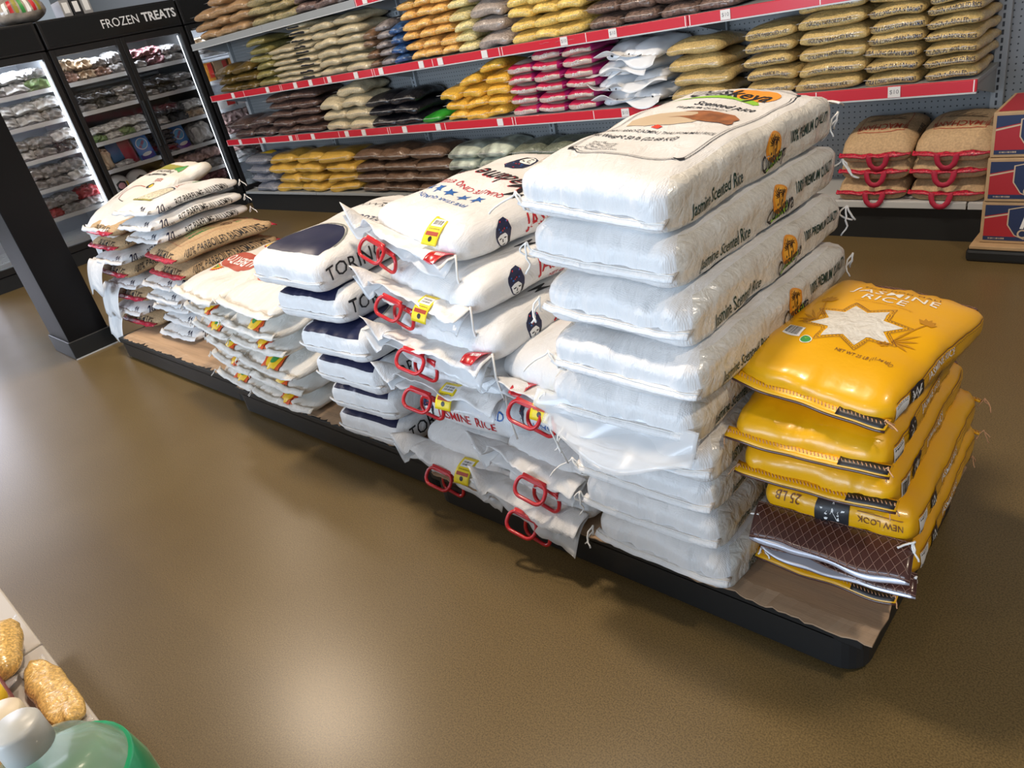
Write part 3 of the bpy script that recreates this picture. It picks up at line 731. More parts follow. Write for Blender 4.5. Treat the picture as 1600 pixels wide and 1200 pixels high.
def yellow(seed, top=True, b=0.25, a=0.142, c=0.05, openend=False):
    s = Sack(a, b, c, 11, 3.4, 0.005, seed, bx=-0.003, by=-0.006, lump=0.008, crease=1.0)
    s.body({'*': yellow_film}, 28, 40, 10)
    side_print(s, a, b)
    if top:
        k = a/0.152
        st = starp(0, 0, 0.084, 0.052, 8, 22.5); st = [(x*1.0-0.008, y*0.88-0.018) for x, y in st]
        s.put('top', poly(st, step=0.012), clear_rice)
        for q, w_ in ((1.12, 0.0016), (1.22, 0.0012)):
            o = [((x+.008)*q-.008, (y+.018)*q-.018) for x, y in st]; o.append(o[0])
            if q > 1.2: line(s, 'top', o, w_, brown_ink)
            else: dotted(s, 'top', o, brown_ink, 0.006, 0.0016)
        s.put('top', mv(text('THAI HOM MALI', 0.020, 0.0, 0, 1.0, 0.012, space=1.2), 0.0, b*.86), brown_ink)
        s.put('top', mv(text('JASMINE', 0.044, 0.004, 0, 1.0, 0.012, space=1.1), 0.0, b*.69), white_ink)
        s.put('top', mv(text('RICE', 0.040, 0.004, 0, 1.0, 0.012, space=1.1), -0.010, b*.50), white_ink)
        s.put('top', mv(text('NATURALLY FRAGRANT LONG GRAIN RICE', 0.006, 0, 0, 1, 0), 0.0, b*.385), amber_ink)
        s.put('top', mv(text('NET WT 25 LB (11.34 kg)', 0.014, 0.004, 0, 0.7, 0.012), 0.055, -b*.56), brown_ink)
        s.put('top', ring(ell(0.112, -b*.60, .005, .005, 14), ell(0.112, -b*.60, .0038, .0038, 14), 0), brown_ink)
        # lotus and leaves
        for (cx, cy, sx) in ((0.100, 0.045, 1), (-0.110, 0.055, -1)):
            for an in (-60, -30, 0, 30, 60):
                pet = [(0, 0), (.008, .012), (0, .028), (-.008, .012)]
                s.put('top', mv(poly(pet, step=0), cx, cy, an), amber_ink)
            line(s, 'top', [(cx, cy), (cx-0.02*sx, cy-0.05), (cx-.03*sx, cy-0.085)], 0.003, amber_ink)
            for an, L in ((20, .055), (45, .06), (70, .05), (-5, .06), (-25, .05)):
                lf = [(0, 0), (L*.5, .005), (L, 0), (L*.5, -.002)]
                if sx < 0: an = 180-an
                s.put('top', mv(poly(lf, step=0.015), cx-.03*sx, cy-0.085, an), amber_ink)
        for cx, cy in ((0.062, -0.052), (-0.085, 0.00)):
            for q in range(6): s.put('top', mv(poly([(0, .002), (.004, .007), (0, .012), (-.004, .007)], step=0), cx, cy, q*60), amber_ink)
        s.put('top', mv(rect(-.026, -.018, .026, .018, 0.012), -0.105, -b*.44, 0), white_ink)
        for t in bars(0.042, 0.028, 20, 5): s.put('top', mv(t, -0.105, -b*.44+.002), ink, lvl=1)
        s.put('top', poly(ell(-0.060, -b*.53, .013, .012, 18), step=0.01), white_ink)
        s.put('top', poly(ell(-0.060, -b*.53, .011, .010, 18), step=0.01), green_ink, lvl=1)
        s.put('top', mv(poly([(0, .003), (.006, .007), (0, .0), (-.006, .005)][::-1], step=0), -0.060, -b*.53), lime, lvl=2)
    if openend:
        s.put('front', mv(text('25 LB', 0.026, 0, 0, 0.85, 0.012), -0.085, 0.020, 180), brown_ink)
        s.put('front', mv(text('NEW LOOK', 0.016, 0.004, 0, 0.9, 0.012), 0.085, 0.012, 180), brown_ink)
        line(s, 'front', [(0.045, 0.024), (0.125, 0.024)], 0.001, brown_ink)
        emblem(s, 'front', 0.0, 0.014, 0.062, 0.050)
        dotted(s, 'front', [(-.14, -.020), (.14, -.020)], brown_ink); line(s, 'front', [(-.14, -.023), (.14, -.023)], 0.0012, brown_ink)
    return s
def brown_flap(a, seed, L=0.085, droop=0.05):
    mb = MB(); o = Vector((seed*4.4, 0, 0))
    def mk(off, gap):
        def P(u, v):
            x = (2*u-1)*a*1.02; bow = (1-(2*u-1)**2)
            wv = noise.noise(Vector((x/0.09, v*1.2, 0))+o)*0.010*v
            return Vector((x+0.01*v, -L*v*(0.9+0.1*bow)+wv, off-droop*v*v+gap*v*bow*(0.6+0.5*math.sin(u*5+seed))+wv))
        return P
    up, lo = mk(0.004, 0.014), mk(-0.002, -0.022)
    mb.sheet(up, 30, 8, brown_film, 0.0014); mb.sheet(lo, 30, 8, brown_film, 0.0014)
    sl = lambda u, v: lo(u, v)+Vector((0, 0, 0.0016)); mb.sheet(sl, 30, 8, silver_in, 0.0008)
    # lattice print on the upper lip
    lat = mat('lattice_ink', (0.30, 0.17, 0.13), 0.45)
    for sg in (1, -1):
        for k in range(-7, 24):
            pts = []
            for j in range(9):
                v = j/8; u = (k+sg*v*3.2)/17
                if 0.01 <= u <= 0.99: pts.append(up(u, v)+Vector((0, -0.0008, 0.0014)))
            if len(pts) > 2: mb.tube(pts, 0.0006, lat, 4)
    for v in (0.04, 0.97): mb.tube([up(j/20, v)+Vector((0, 0, 0.001)) for j in range(21)], 0.0007, lat, 4)
    return mb
yb_ = 0.25
ym = yellow(21, True, 0.205, 0.146, 0.046).mesh('bag_body')
ym2 = yellow(22, True, 0.25, 0.142, 0.048).mesh('bag_body'); ym3 = yellow(23, False).mesh('bag_body'); ym4 = yellow(24, False, openend=True).mesh('bag_body')
def yseam(a, y, seed):
    mb = MB(); o = Vector((seed*3.3, 0, 0))
    def P(u, v):
        x = (2*u-1)*a*1.04; wv = noise.noise(Vector((x/0.07, 0, 0))+o)*0.006
        return Vector((x, y-0.022*v+abs(2*u-1)**6*0.008, wv-0.008*v))
    mb.sheet(P, 40, 3, yellow_film, 0.004)
    mb.sheet(lambda u, v: P(u, 0.82+v*0.19)+Vector((0, -0.0006, -0.002-0.003*v)), 40, 1, brown_film, 0.005)
    for k in range(0, 44): mb.tube([P(k/44, 0.35)+Vector((0, 0, 0.0028)), P((k+.6)/44, 0.62)+Vector((0, 0, 0.0030))], 0.0010, tanthread, 4)
    mb.sheet(lambda u, v: P(0.72+u*0.27, 0.15+v*0.8)+Vector((0, -0.0004, 0.0030)), 10, 2, ink, 0.0008)
    return mb
YROWS = [(-0.452, 1.122, ZP, 0, ym3, 0.25), (-0.416, 1.106, .208, 2, ym4, 0.25), (-0.420, 1.098, .294, 2, ym4, 0.25), (-0.448, 1.075, .382, 1.5, ym3, 0.25), (-0.456, 1.060, .468, 1, ym2, 0.25), (-0.470, 1.100, .556, -7, ym, 0.205)]
YL = ['lowest of its stack, flat on the cardboard', 'second from bottom, brown open mouth hanging down', 'third from bottom, marked 25 LB, brown mouth flap', 'fourth from bottom of its stack', 'just under the tilted top bag, barcode at its corner', 'topmost and tilted, star window showing']
for i, (x, y, z, yw, me, b) in enumerate(YROWS):
    rt = hero('yellow_rice_bag', 'yellow jasmine rice bag, '+YL[i], 'yellow jasmine rice bags', 'bag_body', me, b, x, y, z, yw, (0, 0, 0, .4, .8, 4.5)[i], (0, 0, 0, 0.3, 0.5, 1.0)[i], 'rice bag')
    if i in (1, 2):
        tag(child('mouth_flap', brown_flap(0.140, i, 0.078 if i == 2 else 0.050, 0.030 if i == 2 else 0.010), rt, (0, -b*0.985, 0.020 if i == 2 else 0.030)), 'brown lattice printed open mouth')
        child('drawstring', tassel_mesh(thread, 0.04, 30+i), rt, (0.145, -b-.01, 0.04)); child('drawstring', tassel_mesh(thread, 0.04, 33+i), rt, (-0.13, -b-.03, 0.02))
    else:
        child('stitched_seam', yseam(0.140, -b*.975, i), rt, (0, 0, 0.034))
        for sx in (-1, 1): child('drawstring', tassel_mesh(tanthread, 0.032, 40+i*2+sx, r=0.0013), rt, (sx*0.141, -b*.99, 0.036))
    if i in (3, 4, 5):
        tag(child('mouth_flap', brown_flap(0.120, 6+i, 0.050, 0.035), rt, (0, b*.97, 0.045), (0, 0, math.pi)), 'brown lattice printed far end')
    else: child('stitched_seam', yseam(0.138, -b*.975, 9+i), rt, (0, 0, 0.04), (0, 0, math.pi))
    if i in (0, 1, 2): child('drawstring', tassel_mesh(tanthread, 0.035, 60+i, r=0.0013), rt, (0.15, b, 0.045))

# ---- TORINO sacks
def torino(seed, t, c=0.062, topart=False):
    a, b = 0.168, 0.30
    s = Sack(a, b, c, 10, 4.4, 0.005, seed, bx=-0.004, by=-0.006, lump=0.007, crease=1.3)
    s.body({'*': white, 'bottom': navy2}, 28, 44, 12, None if topart else (lambda f, u, v: navy if ((f == 'front' and v > 0.66) or (f == 'top' and v < -.90)) and -.88 < u < .86 else None))
    # navy arch over the near end of the face
    arc = [(-0.154, -0.292), (0.146, -0.292)]+[(-.004+0.150*math.cos(R(q)), -0.255+0.190*math.sin(R(q))) for q in range(0, 181, 6)]
    s.put('top', poly(arc, step=0.014), navy)
    line(s, 'top', [(-.004+0.154*math.cos(R(q)), -0.255+0.197*math.sin(R(q))) for q in range(12, 180, 6)], 0.006, mat('grey_band_ink', (0.22, 0.24, 0.22), 0.5))
    if topart:
        s.put('top', mv(text('BULGUR', 0.055, 0.0, 0, 0.7, 0.012), 0.05, 0.02, 180), navy2)
        for k in range(5): line(s, 'top', [(-0.10+k*.03, 0.10+.01*(k % 2)), (-0.075+k*.03, 0.125), (-0.06+k*.03, 0.105)], 0.0025, ink)
        for k in range(4): line(s, 'top', [(-0.06+k*.035, 0.16), (-0.03+k*.035, 0.18+.008*(k % 2))], 0.0025, ink)
        s.put('top', poly(ell(0.02, 0.14, .022, .006), step=0.012), ink)
    if t: s.put('right', mv(text(t, 0.062, 0.005, 0, 0.92, 0.012, align='LEFT', space=1.05), -0.272, 0.004), ink)
    return s
tm = [torino(31, 'TORINO', 0.066, True), torino(32, 'TORINO'), torino(33, ''), torino(34, 'TORINO')]
tm = [q.mesh('sack_body') for q in tm]
tseam = seam_mesh(0.163, -0.300, 0, 0.006, white, 0.003, 5, 1.0, thread, 0.004, 0.003).mesh('stitched_seam')
TROWS = [(-1.868, 1.040, ZP, 3, 3), (-1.862, 1.036, .229, 3, 2), (-1.852, 1.015, .340, 2, 3), (-1.856, 1.000, .451, 3, 2), (-1.925, 1.010, .562, 3, 1), (-1.950, 0.985, .674, 4, 0)]
TL = ['bottom of its stack, above the dark pallet edge', 'second from the bottom of its stack', 'third from the bottom of its stack', 'fourth from the bottom, no lettering in view', 'second from the top, lettering half hidden', 'topmost, navy arch showing on its face']
for i, (x, y, z, yw, mi) in enumerate(TROWS):
    rt = hero('bulgur_sack', 'white and navy arched sack, '+TL[i], 'navy arched sacks', 'sack_body', tm[mi], 0.30, x, y, z, yw, (0, 0, 0.3, 0.5, 1.0, 2.5)[i], 0.4, 'sack')
    child('stitched_seam', tseam, rt, (0, 0, 0.042))

# ---- white sacks with red handles and a kerchief portrait
def portrait(s, face, U0, V0, k, rot=0):
    f = lambda pts, m, l: s.put(face, mv(poly([(x*k, y*k) for x, y in pts], step=0.01), U0, V0, rot), m, lvl=l)
    f([(-.5, .25), (-.45, -.1), (-.3, -.55), (.05, -.72), (.32, -.45), (.45, -.05), (.55, .3), (.42, .75), (.1, .98), (-.25, .92), (-.5, .6)], navy, 0)
    f([(-.40, .10), (-.30, -.35), (-.10, -.60), (.10, -.58), (.22, -.30), (.26, .05), (.10, .22), (-.2, .2)], white_ink, 1)
    f([(-.30, .02), (-.12, .05), (-.14, -.03), (-.28, -.05)][::-1], ink, 2); f([(.02, .04), (.20, .02), (.16, -.06), (.04, -.04)][::-1], ink, 2)
    f([(-.16, -.40), (0.06, -.36), (.0, -.46), (-.12, -.48)][::-1], ink, 2); f([(-.08, -.05), (-.03, -.05), (-.04, -.26), (-.12, -.26)][::-1], ink, 2)
    f([(.26, .05), (.22, -.30), (.10, -.58), (.34, -.45), (.42, -.1)], ink, 1)
    rnd = random.Random(4)
    for q in range(9):
        x, y = rnd.uniform(-.35, .4), rnd.uniform(.3, .85); f(ell(x, y, .045, .045, 7), red if q % 2 else blue, 2)
def madame(seed, kind, a=0.205, b=0.31, c=0.066):
    s = Sack(a, b, c, 9, 3.0, 0.006, seed, bx=-0.006, by=-0.006, lump=0.008, crease=1.0)
    s.body({'*': white}, 30, 44, 12)
    if kind == 'top':
        for k in range(5): s.put('top', poly(starp(0.095-k*.062, -.150, .026, .011, 5, 270), step=0.012), blue)
        arc = 0
        s.put('top', mv(text('FIVE STAR QUALITY', 0.030, 0.006, 0, 1.0, 0.012), -0.02, -.205, 180), blue)
        s.put('top', mv(text('QUALITE CINQ ETOILES', 0.032, 0.006, 0, 0.95, 0.012), -0.02, -.095, 180), red)
        s.put('top', mv(text("Madame G", 0.100, 0.008, 0.3, 0.72, 0.012), 0.0, 0.0, 180), red, lvl=0)
        s.put('top', mv(text("Madame G", 0.100, 0.004, 0.3, 0.72, 0.012), 0.002, 0.003, 180), ink, lvl=1)
        portrait(s, 'top', -0.04, 0.145, 0.075, 180)
    elif kind == 'front':
        pass
    if kind in ('top', 'front'):
        s.put('right', mv(text('JASMINE RICE', 0.060, 0.016, 0.1, 0.8, 0.012, align='LEFT'), -0.075, 0.012), red)
        s.put('right', mv(text('NET wt. 50 lbs (22.7 KG)', 0.020, 0.006, 0.2, 0.9, 0.012, align='LEFT'), -0.040, -0.030), red)
        portrait(s, 'right', -0.155, -0.004, 0.050)
        s.put('top', mv(text("M", 0.090, 0.004, 0.3, 0.72, 0.012), 0.165, -0.05, 180), ink)
    if kind == 'label':
        s.put('front', mv(text('JASMINE  RICE', 0.040, 0.014, 0, 0.92, 0.012), 0.010, -0.006), red)
        s.put('front', mv(text('THAILAND', 0.036, 0.014, 0.2, 0.95, 0.012), 0.075, 0.036), blue)
        portrait(s, 'front', -0.145, 0.0, 0.044)
    if kind == 'quality':
        for k in range(4): s.put('top', poly(starp(0.07-k*.058, -b*.62, .022, .009, 5, 270), step=0.012), blue)
        s.put('front', mv(text('FIVE STAR QUALITY', 0.030, 0.006, 0, 0.95, 0.012), 0.03, -0.012, 180), blue)
        for k in range(4): s.put('front', poly(starp(0.11-k*.055, .032, .020, .0085, 5, 270), step=0.012), blue)
        portrait(s, 'front', -0.125, 0.0, 0.04)
    if kind == 'facts':
        s.put('top', mv(text('Nutrition Facts', 0.026, 0.008, 0, 0.9, 0.012), 0.03, -b*.12, 180), red)
        L = [(-0.07, -b*.20), (0.13, -b*.20), (0.13, -b*.03), (-0.07, -b*.03), (-0.07, -b*.20)]; line(s, 'top', L, 0.002, red)
        portrait(s, 'top', 0.105, -b*.66, 0.050, 0)
        s.put('top', poly(starp(0.11, -b*.42, .020, .010, 7), step=0), red)
    return s
mm = {k: madame(40+i, k).mesh('sack_body') for i, k in enumerate(('top', 'front'))}
mm['label'] = madame(44, 'label', 0.215, 0.30, 0.090).mesh('sack_body')
mm['quality'] = madame(45, 'quality', 0.150, 0.30, 0.062).mesh('sack_body')
mm['facts'] = madame(46, 'facts', 0.165, 0.31, 0.072).mesh('sack_body')
mm['plain'] = madame(47, 'plain', 0.205, 0.30, 0.060).mesh('sack_body'); mm['small'] = madame(48, 'plain', 0.160, 0.30, 0.050).mesh('sack_body')
DIM = {'top': (0.205, .31), 'front': (0.205, .31), 'label': (.215, .30), 'quality': (.15, .30), 'facts': (.165, .31), 'plain': (.205, .30), 'small': (.16, .30)}
def mouth(a, seed, L=0.10, droop=0.05, m=None):
    """the flattened, wavy mouth of a handled sack with a swallow-tailed corner"""
    mb = MB(); o = Vector((seed*5.7, 0, 0))
    for lay in (0, 1):
        def P(u, v, lay=lay):
            x = -a*1.10+(2.12*a)*u
            tail = 0.0
            if u < 0.14: tail = 0.03*math.cos(u/0.14*math.pi*1.5)*v
            wv = noise.noise(Vector((x/0.06, v*1.5, lay))+o)*0.015*v+(0.5-abs(noise.noise(Vector((x/0.035, v*2, lay+5))+o)))*0.014*v
            return Vector((x-0.035*v*(1-u)**3, -L*v*(0.85+0.25*noise.noise(Vector((x/0.08, 2, lay))+o))-0.01*v*(u < 0.1), (0.003 if lay == 0 else -0.003)+(0.006 if lay == 0 else -0.020)*v-droop*v*v*(0.5+0.7*u)+wv+tail+0.035*(1-u)**2*v))
        mb.sheet(P, 44, 10, filmw if lay else white, 0.0012)
    return mb
def handle():
    mb = MB()
    def loop(dx, dz, ry):
        pts = []
        for x, z in rrect_loop(0.088, 0.052, 0.022, 5): pts.append(Vector((x+dx, 0-0.12*z*ry, z+dz)))
        return pts
    mb.tube(loop(0, 0, 1), 0.0052, redplastic, 7, True)
    mb.box(-0.036, 0.036, -0.006, 0.002, 0.018, 0.034, redplastic, 0.003)
    return mb
hmesh = handle().mesh('handle')
def ptag(seed, L=0.095, W=0.052, curl=1.0):
    """bent yellow swing tag with a barcode"""
    mb = MB(); yt = mat('yellow_tag_card', (0.86, 0.68, 0.02), 0.45)
    def P(u, v): return Vector(((u-.5)*W, -L*v*math.cos(0.5*curl*v), 0.012*math.sin(v*2.6)*curl-0.02*v*v*curl))
    mb.sheet(P, 6, 12, yt, 0.0012)
    up = lambda x, y, l=1: P(0.5+x/W, y/L)+Vector((0, 0, 0.0009+0.0003*l))
    mb.flat(rect(-.018, .010, .018, .038, 0.008), lambda x, y: up(x, y, 1), white_ink)
    for t in bars(0.028, 0.016, 14, seed): mb.flat(mv(t, 0, 0.024), lambda x, y: up(x, y, 2), ink)
    mb.flat(rect(-.020, .056, .020, .068, 0.008), lambda x, y: up(x, y, 1), redbrown)
    mb.flat(mv(text('JASMINE RICE', 0.006, 0, step=0), 0, .047, 180), lambda x, y: up(x, y, 2), ink)
    mb.flat(ell_tri(0, .078, .006, .008), lambda x, y: up(x, y, 2), ink)
    return mb
def ell_tri(cx, cy, rx, ry): return poly(ell(cx, cy, rx, ry, 12), step=0)
def redtab(seed):
    mb = MB()
    mb.sheet(lambda u, v: Vector((-0.025+0.06*u*(1-.35*v), -0.055*v, 0.008*math.sin(v*3)+0.012*(u-.5)**2*4*v)), 8, 8, redplastic, 0.0012)
    [mb.flat(mv(t, 0.004, -0.022), lambda x, y: Vector((x, y, 0.0105)), white_ink) for t in bars(0.03, 0.010, 9, seed)]
    return mb
# name, x, y, z, yaw, roll, pitch, label
MROWS = [('plain', -1.465, 1.085, ZP, -2, 0, 0, 'white sack at the bottom beside the navy arched stack, long pale mouth flap drooping'),
         ('label', -1.448, 1.105, .222, 1, 0, 0, 'white sack with JASMINE RICE THAILAND printed across its near end'),
         ('front', -1.425, 1.080, .378, 0, 0.5, 0, 'white portrait sack, fourth from the top of the handled stack'),
         ('front', -1.435, 1.085, .498, -2, 1.5, 0, 'white portrait sack, third from the top with the red printed tab'),
         ('front', -1.500, 1.125, .618, -7, 4, 0.5, 'white portrait sack under the topmost handled one, its small yellow tag folded'),
         ('top', -1.560, 1.175, .745, -9, 8, 0, 'white FIVE STAR QUALITY sack with blue stars, topmost with yellow tag'),
         ('small', -1.130, 1.045, ZP, -5, 0, 0, 'white sack lowest beside the palm logo stack, red handles hanging over the pallet'),
         ('small', -1.140, 1.075, .209, -6, 0, 0, 'white handled sack second from bottom beside the palm logo stack'),
         ('quality', -1.110, 1.110, .296, -4, 0, 0, 'white sack with upside-down QUALITY print squeezed beside the palm logo stack'),
         ('facts', -1.125, 1.115, .405, -4, 2, 0, 'white sack showing a red facts box, tucked against the palm logo stack')]
for i, (k, x, y, z, yw, rl, pt, lb) in enumerate(MROWS):
    a, b = DIM[k]
    rt = hero('jasmine_rice_sack', lb, 'white jasmine rice sacks with red handles', 'sack_body', mm[k], b, x, y, z, yw, rl, pt)
    zm = {'label': 0.05, 'quality': 0.04}.get(k, 0.042)
    if k not in ('label', 'quality'):
        Lm = (0.085, 0, .075, .08, .075, .065, .085, .075, 0, .07)[i]
        tag(child('bag_mouth', mouth(a*0.95, i+1, Lm, (0.05, 0, .025, .03, .025, .02, .045, .025, 0, .02)[i]), rt, (0, -b*.975, zm)), 'milky plastic mouth flap')
        hx = (-0.03, 0, -0.055, -0.03, -0.055, -0.075, 0.0, 0.045, 0, 0.02)[i]
        for q in (0, 1):
            child('handle', hmesh, rt, (hx+0.026*q-.01, -b*.975-0.088+0.026*q, zm-0.024-0.030*q-(.02 if i in (0, 6) else 0)), (-0.75+0.45*q, 0.22-.1*q, 0.15*(1-q)))
        if i in (2, 4, 5, 9, 0): child('price_tag', ptag(i, 0.095, 0.05, 0.7 if i == 5 else 1.2), rt, ((0.045, 0, 0.02, 0, 0.055, 0.085, 0, 0, 0, 0.04)[i], -b*(1.02 if i != 5 else .80), zm+(0.008 if i != 5 else 0.062)), ((0.35, 0.1, 0.2) if i != 5 else (0.42, 0, 0.25)))
        if i in (3, 5, 9): tag(child('red_tab', redtab(i), rt, (0.155 if i != 9 else -0.05, -b*1.0, zm+0.006), (0.2, 0, 0.3)), 'red printed tab')
        cd = MB().tube([(a*.97, -b*.99, zm+0.01), (a*1.0, -b*1.02, zm-0.05), (a*1.03, -b*1.0, zm-0.12)], 0.0032, thread, 5)
        if i in (2, 3, 4, 5): child('drawstring', cd, rt)
# ---- cornmeal sacks, two columns of six
def sun(s, face, U0, V0, k, rot=0):
    for q in range(15):
        an = 180+q*180/14
        s.put(face, mv(poly([(.86, -.10), (1.28, 0), (.86, .10)], step=0), U0, V0, an+rot, k), orange_ink, lvl=0) if False else s.put(face, mv(poly([(.86*k, -.12*k), (1.30*k, 0), (.86*k, .12*k)], step=0), U0, V0, an+rot), mat('sun_red_ink', (0.72, 0.10, 0.02), 0.4))
    s.put(face, mv(poly(ell(0, 0, k, k*1.0, 20, 180, 360)+[(k, 0.1*k), (-k, .1*k)], step=0.012), U0, V0, rot), mat('sun_red_ink'), lvl=1)
    s.put(face, mv(poly(ell(0, 0, .86*k, .86*k, 20, 180, 360), step=0.012), U0, V0, rot), yellow_ink, lvl=2)
    s.put(face, mv(poly([(-.7*k, -.05*k), (.7*k, -.05*k), (.35*k, -.42*k), (0, -.30*k), (-.35*k, -.42*k)][::-1], step=0.012), U0, V0, rot), green_ink, lvl=3)
    s.put(face, mv(poly(ell(.05*k, -.42*k, .2*k, .26*k, 12), step=0), U0, V0, rot), bowl_ink, lvl=4)
    for x in (-.5, -.35, .4): s.put(face, mv(poly(ell(x*k, -.5*k, .06*k, .05*k, 8), step=0), U0, V0, rot), palm_ink, lvl=3)
def cornmeal(seed, full=True, low=False):
    a, b = 0.208, 0.35
    s = Sack(a, b, 0.044, 10, 2.1, 0.007, seed, by=-0.012, lump=0.010, crease=1.4, fd=0.012)
    s.body({'*': white2}, 26, 40, 8)
    sun(s, 'top', -0.110 if not low else 0.03, -b*(.60 if not low else .84), 0.060)
    if low: s.put('front', poly(ell(0.03, 0.030, .052, .036), step=.010), mat('sun_red_ink'), .0042); s.put('front', poly(ell(0.03, 0.032, .044, .029), step=.010), yellow_ink, .0052); s.put('front', poly(ell(0.03, 0.036, .022, .018), step=.010), green_ink, .0060); [s.put('front', mv(poly([(-.008, -.003), (.008, -.003), (0, .015)], step=0), .03+.052*math.cos(R(q)), .030+.036*math.sin(R(q)), q-90), mat('sun_red_ink'), .0042) for q in range(188, 360, 20)]
    if full:
        s.put('top', poly([(-0.18, -b*.52), (-.12, -b*.56), (.10, -b*.56), (.17, -b*.52), (.17, -b*.22), (.13, -b*.16), (-.14, -b*.16), (-.18, -b*.22)], step=0.014), redbrown)
        s.put('top', mv(text('ALBERTO', 0.084, 0.012, 0, 0.86, 0.012), 0.0, -b*.35, 180), white_ink, lvl=1)
        s.put('top', mv(text('BRAND', 0.016, 0.004, step=0.012), 0.08, -b*.09, 180), redbrown)
        s.put('top', poly(ell(0, b*.30, .165, .095), step=0.014), redbrown)
        s.put('top', poly(ell(0, b*.30, .157, .087), step=0.014), yellow_ink, lvl=1)
        s.put('top', mv(text('Coarse', 0.060, 0.004, 0.25, 0.9, 0.012), 0.0, b*.39, 180), redbrown, lvl=2)
        s.put('top', mv(text('Cornmeal', 0.060, 0.004, 0.25, 0.9, 0.012), 0.0, b*.21, 180), redbrown, lvl=2)
        s.put('top', poly(ell(0.02, b*.76, .055, .036), step=0.014), navy)
        s.put('top', ring(ell(0.02, b*.76, .046, .028), ell(0.02, b*.76, .028, .016), 0.014), olive_ink, lvl=1)
    return s
cm = [cornmeal(61).mesh('sack_body'), cornmeal(62).mesh('sack_body'), cornmeal(63).mesh('sack_body')]
cl = [cornmeal(64, False, True).mesh('sack_body'), cornmeal(65, False, True).mesh('sack_body'), cornmeal(66, False, True).mesh('sack_body')]
cseam = [seam_mesh(0.202, -0.346, 0, 0.024, white2, 0.012, sd, 1.03, None, 0.003, 0.010, bx=0.004).mesh('stitched_seam') for sd in (21, 22, 23)]
rnd = random.Random(9)
SIDE = {0: 'nearer the pillar', 1: 'nearer the navy arched stack'}
for cidx, (x0, y0, top) in enumerate(((-2.835, 1.080, 6), (-2.445, 1.055, 6))):
    for r in range(top):
        z = ZP+r*0.0775
        me = (cm if r == 5 else cl)[(r+cidx) % 3]; sh = (0, -.005, .012, -.012, .0, .0)[r]
        rt = hero('cornmeal_sack', 'white sun emblem cornmeal sack, %s in the column %s' % (rowword(r, top), SIDE[cidx]), 'sun emblem cornmeal sacks', 'sack_body', me, 0.35, x0+(0.004*(r % 3))-0.005*r*(1-cidx)+sh, y0-0.004*r+rnd.uniform(-.014, .014), z, rnd.uniform(-2.5, 2.5)-(5 if cidx == 0 else 2), rnd.uniform(-.6, .6)+(2.0 if r == 5 else 0.4), 0.3, 'cornmeal sack')
        child('stitched_seam', cseam[(r+cidx) % 3], rt, (0, 0, 0.030))
        child('drawstring', tassel_mesh(thread, 0.035, 70+r+cidx, r=0.0018), rt, (-0.21, -0.36, 0.03))

# ---- burlap basmati and white bags at the far end
def basm(seed, full=True, a=0.215, b=0.255):
    s = Sack(a, b, 0.046, 10, 2.2, 0.007, seed, by=-0.012, lump=0.008, crease=1.1)
    s.body({'*': burlap}, 26, 36, 8)
    s.put('top', poly(starp(-0.115, -b*.50, .056, .036, 11), step=0.012), redbrown); s.put('top', poly(starp(-0.115, -b*.50, .048, .030, 11), step=0.012), navy, lvl=1)
    s.put('top', rect(-.150, -b*.50-.006, -.080, -b*.50+.006, .012), orange_ink, lvl=2); [s.put('top', mv(t, -.115, -b*.78), redbrown, lvl=1) for t in bars(.09, .014, 12, 8)]
    s.put('top', mv(text('PARBOILED', 0.032, 0.012, 0, 0.8, 0.012), 0.015, -b*.20, 90), green_ink); s.put('top', mv(text('BASMATI', 0.045, 0.014, 0, 0.8, 0.012), 0.065, -b*.2, 90), green_ink)
    s.put('top', ring(ell(0.03, b*.38, .034, .034), ell(0.03, b*.38, .028, .028), 0.012), brown_ink); s.put('top', ring(ell(0.03, b*.38, .020, .020), ell(0.03, b*.38, .014, .014), 0.012), brown_ink)
    for k in range(2): s.put('top', mv(text('RICE', 0.030, 0.012, 0, 0.8, 0.012), 0.02+.04*k, b*.68, 90), (redbrown, green_ink)[k])
    line(s, 'top', [(-a*.86, -b*.88), (a*.70, -b*.88), (a*.70, b*.9)], 0.003, redbrown)
    s.put('right', mv(text('100% PARBOILED BASMATI RICE', 0.046, 0.006, 0, 0.66, 0.012), 0, 0.012), ink)
    s.put('front', mv(text('100% BASMATI RICE', 0.034, 0.006, 0, 0.8, 0.012), 0.04, 0.014), ink)
    for k in range(28): s.put('right', mv(poly([(-.006, -.010), (.002, -.010), (.006, -.002), (-.002, -.002)], step=0), -b*.9+k*b*1.8/27, -.020), redbrown)
    for k in range(22): s.put('front', mv(poly([(-.006, -.010), (.002, -.010), (.006, -.002), (-.002, -.002)], step=0), -a*.9+k*a*1.8/21, -.020), redbrown)
    return s
